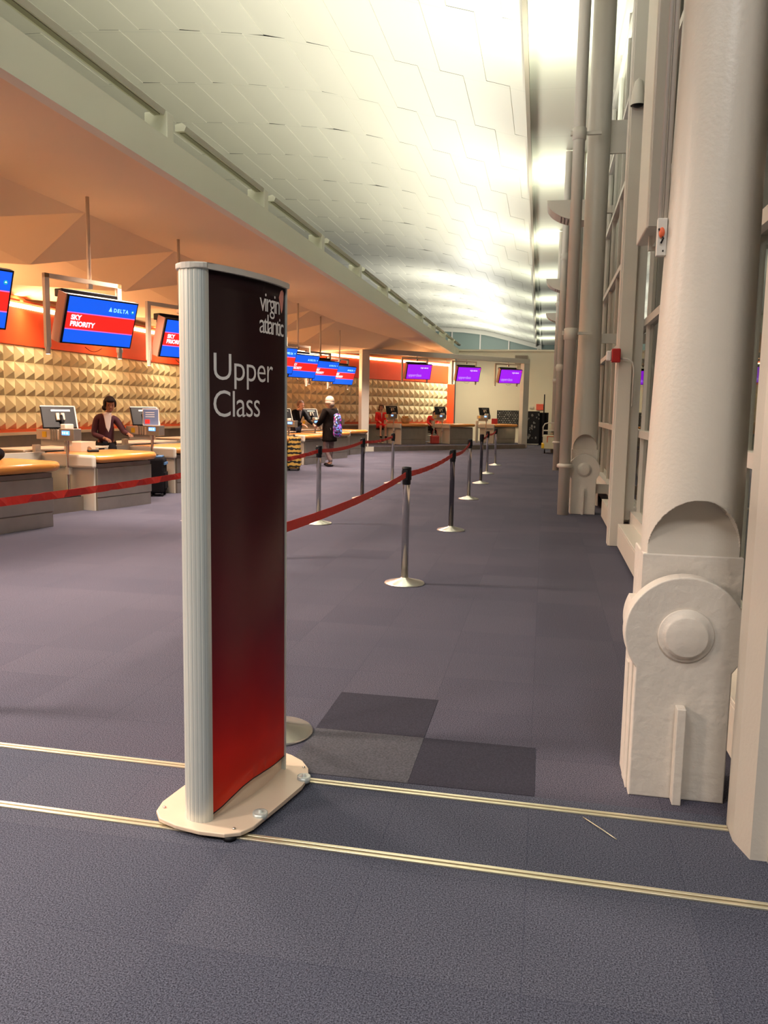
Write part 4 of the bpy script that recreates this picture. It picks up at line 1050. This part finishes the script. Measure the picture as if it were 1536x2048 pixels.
# ------------------------------------------------------------------ people
def skin_mesh(name, verts, edges, mat_, parent, sub=2, root=0):
    """verts: list of (pos, radius x, radius y)"""
    me = bpy.data.meshes.new(name); me.from_pydata([v[0] for v in verts], edges, []); me.update()
    o = bpy.data.objects.new(name, me); C.objects.link(o)
    sk = o.modifiers.new('skin', 'SKIN'); sk.use_smooth_shade = True
    sv = me.skin_vertices
    if not sv:
        bpy.context.view_layer.update()
        sv = me.skin_vertices
    for i, v in enumerate(verts):
        me.skin_vertices[0].data[i].radius = (v[1], v[2] if len(v) > 2 else v[1])
        me.skin_vertices[0].data[i].use_root = (i == root)
    ss = o.modifiers.new('sub', 'SUBSURF'); ss.levels = sub; ss.render_levels = sub
    me.materials.append(mat_); o.parent = parent
    return o
def chain(pts): return list(pts), [(i, i+1) for i in range(len(pts)-1)]
def hand_chains(verts, edges, wrist_i, w, d, side):
    """palm plus five bent fingers; d is the direction the hand points, side +-1"""
    w = Vector(w); d = Vector(d).normalized(); s = d.orthogonal().normalized() if abs(d.z) > 0.9 else d.cross(Vector((0, 0, 1))).normalized()
    down = Vector((0, 0, -1)) - d*Vector((0, 0, -1)).dot(d); down = down.normalized() if down.length > .1 else Vector((1, 0, 0))
    palm = w+d*0.055; verts.append((palm, 0.033, 0.018)); pi = len(verts)-1; edges.append((wrist_i, pi))
    for k, (off, L) in enumerate(((-0.030, 0.062), (-0.010, 0.075), (0.010, 0.080), (0.030, 0.070))):
        a = palm+d*0.03+s*off; b = a+d*L*0.5+down*0.008; c = b+d*L*0.35+down*0.03
        n = len(verts); verts.extend([(a, 0.009), (b, 0.0085), (c, 0.007)]); edges.extend([(pi, n), (n, n+1), (n+1, n+2)])
    a = w+d*0.035+s*side*0.035; b = a+d*0.035+s*side*0.015; n = len(verts)
    verts.extend([(a, 0.010), (b, 0.0085)]); edges.extend([(pi, n), (n, n+1)])
def head(parent, c, yaw, skin, hair, style, tilt=0, k=1.12):
    """face looks along local -y before the yaw"""
    M = Matrix.Translation(Vector(c)) @ Matrix.Rotation(yaw, 4, 'Z') @ Matrix.Rotation(tilt, 4, 'X') @ Matrix.Scale(k, 4)
    mb = MB(); mb.ell((0, 0, 0.01), (0.075, 0.095, 0.115), seg=24, rings=18)
    for v in mb.bm.verts:      # jaw and chin
        if v.co.z < -0.02: k = (-v.co.z-0.02)/0.09; v.co.x *= 1-0.35*k; v.co.y = v.co.y*(1-0.25*k)-0.018*k
    mb.ell((0, -0.098, -0.012), (0.012, 0.018, 0.022), seg=10, rings=8)
    for sx in (-1, 1):
        mb.ell((sx*0.076, 0.005, -0.005), (0.010, 0.020, 0.030), seg=10, rings=8)
    bmesh.ops.transform(mb.bm, matrix=M, verts=mb.bm.verts); h = obj('head', mb, skin, parent)
    mb = MB()
    for sx in (-1, 1): mb.ell((sx*0.030, -0.086, 0.018), (0.011, 0.007, 0.006), seg=8, rings=6).ell((sx*0.030, -0.090, 0.038), (0.016, 0.005, 0.004), seg=8, rings=6)
    bmesh.ops.transform(mb.bm, matrix=M, verts=mb.bm.verts); obj('eyes', mb, HAIR_D, h)
    mb = MB().ell((0, -0.090, -0.052), (0.022, 0.010, 0.007), seg=10, rings=6)
    bmesh.ops.transform(mb.bm, matrix=M, verts=mb.bm.verts); obj('mouth', mb, mat('lips', (0.35, 0.08, 0.07), 0.5), h)
    mb = MB()
    if style == 'hat':
        mb.ell((0, 0.012, 0.045), (0.098, 0.112, 0.112), seg=20, rings=14)
        mb.ell((0, 0.05, -0.02), (0.088, 0.075, 0.10), seg=16, rings=10)
        mb.lathe([(0.098, -0.03), (0.108, -0.02), (0.106, 0.02), (0.096, 0.03)], 0, 0.012, 24)
    else:
        mb.ell((0, 0.014, 0.034), (0.090, 0.106, 0.110), seg=22, rings=16)
        bmesh.ops.delete(mb.bm, geom=[v for v in mb.bm.verts if v.co.y < -0.052 and v.co.z < 0.078], context='VERTS')
        if style == 'bun': mb.ell((-0.055, 0.085, -0.060), (0.045, 0.045, 0.045)); mb.ell((0, 0.055, -0.02), (0.082, 0.060, 0.085)); mb.ell((-0.074, 0.0, 0.03), (0.022, 0.07, 0.06)); mb.ell((0.074, 0.0, 0.03), (0.022, 0.07, 0.06)); mb.ell((0, -0.062, 0.088), (0.070, 0.040, 0.030))
        if style == 'long': mb.ell((0, 0.06, -0.06), (0.085, 0.055, 0.13))
    bmesh.ops.transform(mb.bm, matrix=M, verts=mb.bm.verts); obj('hat' if style == 'hat' else 'hair', mb, hair, parent)

def person(loc, rz, label, pose, mats, sex='f'):
    """local frame: faces -y. pose: dict of joints"""
    t = thing('person', label, 'person', loc, rz)
    J = {k: Vector(v) for k, v in pose.items()}
    # body (skin): neck, hands, face
    V = []; E = []
    def add(p, rx, ry=None): V.append((p, rx, ry or rx)); return len(V)-1
    pel = add(J['pelvis'], .11, .09); ch = add(J['chest'], .12, .09); sh = add(J['neck']-Vector((0, 0, .05)), .08, .06); nk = add(J['neck'], .05); hd = add(J['head']-Vector((0, 0, .06)), .052)
    E += [(pel, ch), (ch, sh), (sh, nk), (nk, hd)]
    for s in 'lr':
        a = add(J['sh'+s], .046); b = add(J['el'+s], .036); c = add(J['wr'+s], .025)
        E += [(sh, a), (a, b), (b, c)]
        d = J['wr'+s]-J['el'+s]
        hand_chains(V, E, c, J['wr'+s], d, 1 if s == 'l' else -1)
        a = add(J['hip'+s], .075); b = add(J['kn'+s], .05); c = add(J['an'+s], .035); g = add(J['an'+s]+Vector((0, -.12, -.05)), .03)
        E += [(pel, a), (a, b), (b, c), (c, g)]
    skin_mesh('body', V, E, mats['skin'], t, 2, 0)
    # top garment
    V = []; E = []
    ex = mats.get('bulk', 1.0)
    hem = add(J['pelvis']+Vector((0, 0, -.06*ex)), .15*ex, .115*ex); wa = add(J['pelvis'].lerp(J['chest'], .5), .135*ex, .105*ex); ch = add(J['chest'], .155*ex, .115*ex); sh = add(J['neck']-Vector((0, 0, .06)), .10, .08)
    E += [(hem, wa), (wa, ch), (ch, sh)]
    if mats.get('long'): k = add(J['pelvis']+Vector((0, 0, -.32)), .17*ex, .14*ex); E.append((hem, k))
    for s in 'lr':
        a = add(J['sh'+s], .066*ex); b = add(J['el'+s], .052*ex); c = add(J['wr'+s].lerp(J['el'+s], .06), .040*ex); E += [(sh, a), (a, b), (b, c)]
    skin_mesh('jacket', V, E, mats['top'], t, 2, 0)
    # trousers / skirt
    V = []; E = []
    p = add(J['pelvis']-Vector((0, 0, .02)), .13, .11)
    for s in 'lr':
        a = add(J['hip'+s], .093); b = add(J['kn'+s], .068); E += [(p, a), (a, b)]
        if not mats.get('skirt'):
            c = add(J['an'+s]+Vector((0, 0, .02)), .055); E.append((b, c))
    skin_mesh('skirt' if mats.get('skirt') else 'trousers', V, E, mats['legs'], t, 2, 0)
    for s in 'lr':
        q = J['an'+s]; mb = MB().ell((q.x, q.y-.06, max(q.z-.05, .035)), (.045, .13, .045)); obj('shoe', mb, BLACK, t)
    head(t, J['head'], mats.get('yaw', 0), mats['skin'], mats['hair'], mats['style'], mats.get('tilt', 0))
    return t
def stand(h=1.7, **kw):
    k = h/1.7
    P = dict(pelvis=(0, 0, .93), chest=(0, 0, 1.25), neck=(0, 0, 1.45), head=(0, -.02, 1.59), shl=(.17, 0, 1.38), shr=(-.17, 0, 1.38), ell=(.22, .02, 1.10), elr=(-.22, .02, 1.10),
             wrl=(.22, -.08, .86), wrr=(-.22, -.08, .86), hipl=(.09, 0, .88), hipr=(-.09, 0, .88), knl=(.10, -.02, .48), knr=(-.10, -.02, .48), anl=(.10, .02, .09), anr=(-.10, .02, .09))
    P.update(kw); return {a: tuple(c*k for c in b) for a, b in P.items()}
def sit(seat=.66, **kw):
    z = seat
    P = dict(pelvis=(0, 0, z+.08), chest=(0, -.02, z+.40), neck=(0, -.03, z+.60), head=(0, -.06, z+.75), shl=(.16, -.02, z+.53), shr=(-.16, -.02, z+.53), ell=(.21, -.10, z+.28), elr=(-.21, -.10, z+.28),
             wrl=(.14, -.34, z+.22), wrr=(-.14, -.34, z+.22), hipl=(.09, -.04, z+.06), hipr=(-.09, -.04, z+.06), knl=(.10, -.44, z+.05), knr=(-.10, -.44, z+.05), anl=(.10, -.42, max(.3, z-.38)), anr=(-.10, -.42, max(.3, z-.38)))
    P.update(kw); return P
def stool(loc, h, lab):
    t = thing('stool', lab, 'stool', loc)
    obj('seat', MB().lathe([(0, h-.06), (.17, h-.06), (.19, h-.03), (.17, h), (0, h)], seg=24), BLACK, t)
    obj('column', MB().lathe([(0, .03), (.025, .03), (.025, h-.06)], seg=14), CHROME, t)
    obj('foot_ring', MB().tube([(.16*math.cos(2*PI*i/20), .16*math.sin(2*PI*i/20), .28) for i in range(21)], .009), CHROME, t)
    obj('base', MB().lathe([(0, 0), (.23, 0), (.22, .02), (0, .035)], seg=24), CHROME, t)
# agent in plum cardigan, leaning towards her right-hand console (seen behind second counter)
A1 = person((-7.38, 13.05, 0), math.radians(30), 'seated woman in plum cardigan and white blouse looking down behind the second counter',
    sit(.70, head=(.07, -.10, 1.475), neck=(.03, -.05, 1.34), chest=(0, -.02, 1.12), shl=(.18, -.04, 1.22), shr=(-.14, -.02, 1.27), ell=(.30, -.18, 1.02), elr=(-.20, -.06, .98), wrl=(.36, -.42, 1.0), wrr=(-.02, -.30, .92)),
    dict(skin=SKIN_D, top=PLUM, legs=CLOTH_BLACK, hair=HAIR_D, style='bun', yaw=.15, tilt=.25))
obj('blouse', MB().prism([(-.055, .16), (.0, .20), (.075, .15), (.05, -.05), (.02, -.14), (-.02, -.06)], 0, .02, M=Matrix(((1, 0, 0, .02), (0, 0, -1, -.150), (0, 1, 0, 1.16), (0, 0, 0, 1))), bev=.008), WHITECLOTH, A1)
obj('collar_ruffle', MB().ell((.03, -.085, 1.335), (.07, .055, .03)), WHITECLOTH, A1)
stool((-7.38, 13.05, 0), .64, 'black round stool under the woman in plum cardigan')
# man at counter right of the sign
A2 = person((-6.98, 22.78, 0), math.radians(58), 'man with short brown hair in dark jacket leaning behind the counter',
    stand(1.72, head=(0, -.22, 1.52), neck=(0, -.14, 1.42), chest=(0, -.08, 1.22), shl=(.18, -.1, 1.36), shr=(-.18, -.1, 1.36), ell=(.28, -.22, 1.12), elr=(-.24, -.22, 1.1), wrl=(.26, -.48, 1.0), wrr=(-.12, -.46, 1.0)),
    dict(skin=SKIN_L, top=CLOTH_BLACK, legs=NAVY, hair=HAIR_B, style='short', tilt=.2))
obj('lapels', MB().prism([(-.05, .1), (0, -.12), (.05, .1)], 0, .015, M=Matrix(((1, 0, 0, 0), (0, 0, -1, -.2), (0, 1, 0, 1.30), (0, 0, 0, 1)))), GREYCLOTH, A2)
# customer, seen from behind, facing the counter
def fur():
    mt = mat('dark_brown_shaggy_coat', (0.009, 0.006, 0.005), .95, bump=(45, 1.0), spec=0.1); return mt
A3 = person((-5.40, 20.6, 0), math.radians(-112), 'customer in cream knit hat and black shaggy coat seen from behind at the counter',
    stand(1.74, wrl=(.12, -.30, 1.02), ell=(.24, -.10, 1.12), wrr=(-.20, -.26, 1.0), elr=(-.26, -.04, 1.1), knl=(.10, -.06, .48), anl=(.11, .14, .09), anr=(-.09, -.06, .09)),
    dict(skin=SKIN_L, top=fur(), legs=mat('grey_patterned_cloth', (.16, .11, .11), .9, noise=(14, .8)), hair=CREAMCLOTH, style='hat', bulk=1.5, long=True))
t = thing('shoulder_bag', 'colourful blue and purple patterned bag hanging on the customer in black coat', 'bag', (-5.14, 20.38, 1.0), math.radians(-60))
def patch():
    mt = mat('floral_bag_print', (.2, .1, .4), .5); nt = mt.node_tree; b = bsdf(mt); v = nt.nodes.new('ShaderNodeTexVoronoi'); v.inputs['Scale'].default_value = 26
    tc = nt.nodes.new('ShaderNodeTexCoord'); r = nt.nodes.new('ShaderNodeValToRGB'); r.color_ramp.interpolation = 'CONSTANT'; e = r.color_ramp.elements
    e[0].color = (.01, .01, .04, 1); e[1].position = .42; e[1].color = (.10, .25, .75, 1)
    for p, c in ((.55, (.30, .03, .45, 1)), (.68, (.65, .65, .8, 1)), (.75, (.02, .01, .05, 1)), (.86, (.55, .05, .30, 1))): x = e.new(p); x.color = c
    nt.links.new(tc.outputs['Object'], v.inputs[0]); nt.links.new(v.outputs['Color'], r.inputs[0]); nt.links.new(r.outputs[0], b.inputs['Base Color']); return mt
obj('pouch', MB().prism([(-.13, -.20), (-.05, -.24), (.12, -.21), (.17, -.10), (.12, .10), (.05, .30), (-.04, .36), (-.10, .22), (-.15, 0)], -.09, .09, M=Matrix(((1, 0, 0, 0), (0, 0, 1, 0), (0, 1, 0, 0), (0, 0, 0, 1))), bev=.05), patch(), t)
obj('strap', MB().tube([(0, .02, .30), (-.06, .02, .42), (-.16, .0, .50)], .014), CLOTH_BLACK, t)
# woman in red jacket, seated on a stool at the raised counters
A4 = person((-6.32, 31.98, 0.16), math.radians(25), 'seated person in bright red jacket and skirt on a stool at the raised counter',
    sit(.62), dict(skin=SKIN_L, top=REDCLOTH, legs=REDCLOTH, hair=HAIR_B, style='bun', skirt=True, bulk=1.2))
obj('blouse', MB().prism([(-.03, .12), (.03, .12), (.01, -.12)], 0, .015, M=Matrix(((1, 0, 0, 0), (0, 0, -1, -.135), (0, 1, 0, 1.06), (0, 0, 0, 1)))), WHITECLOTH, A4)
stool((-6.32, 31.98, .16), .58, 'dark round stool under the person in bright red jacket')
# second uniformed person, bending down behind the console
A5 = person((-4.50, 33.66, 0.16), math.radians(20), 'person with dark hair in red top half hidden behind the middle raised console',
    sit(.52, head=(.08, -.14, 1.16), neck=(.05, -.10, 1.05), knl=(.1, -.40, .55), knr=(-.1, -.40, .55)), dict(skin=SKIN_L, top=REDCLOTH, legs=CLOTH_BLACK, hair=HAIR_D, style='long', tilt=.4))
stool((-4.50, 33.66, .16), .46, 'dark round stool under the half hidden person in red top')
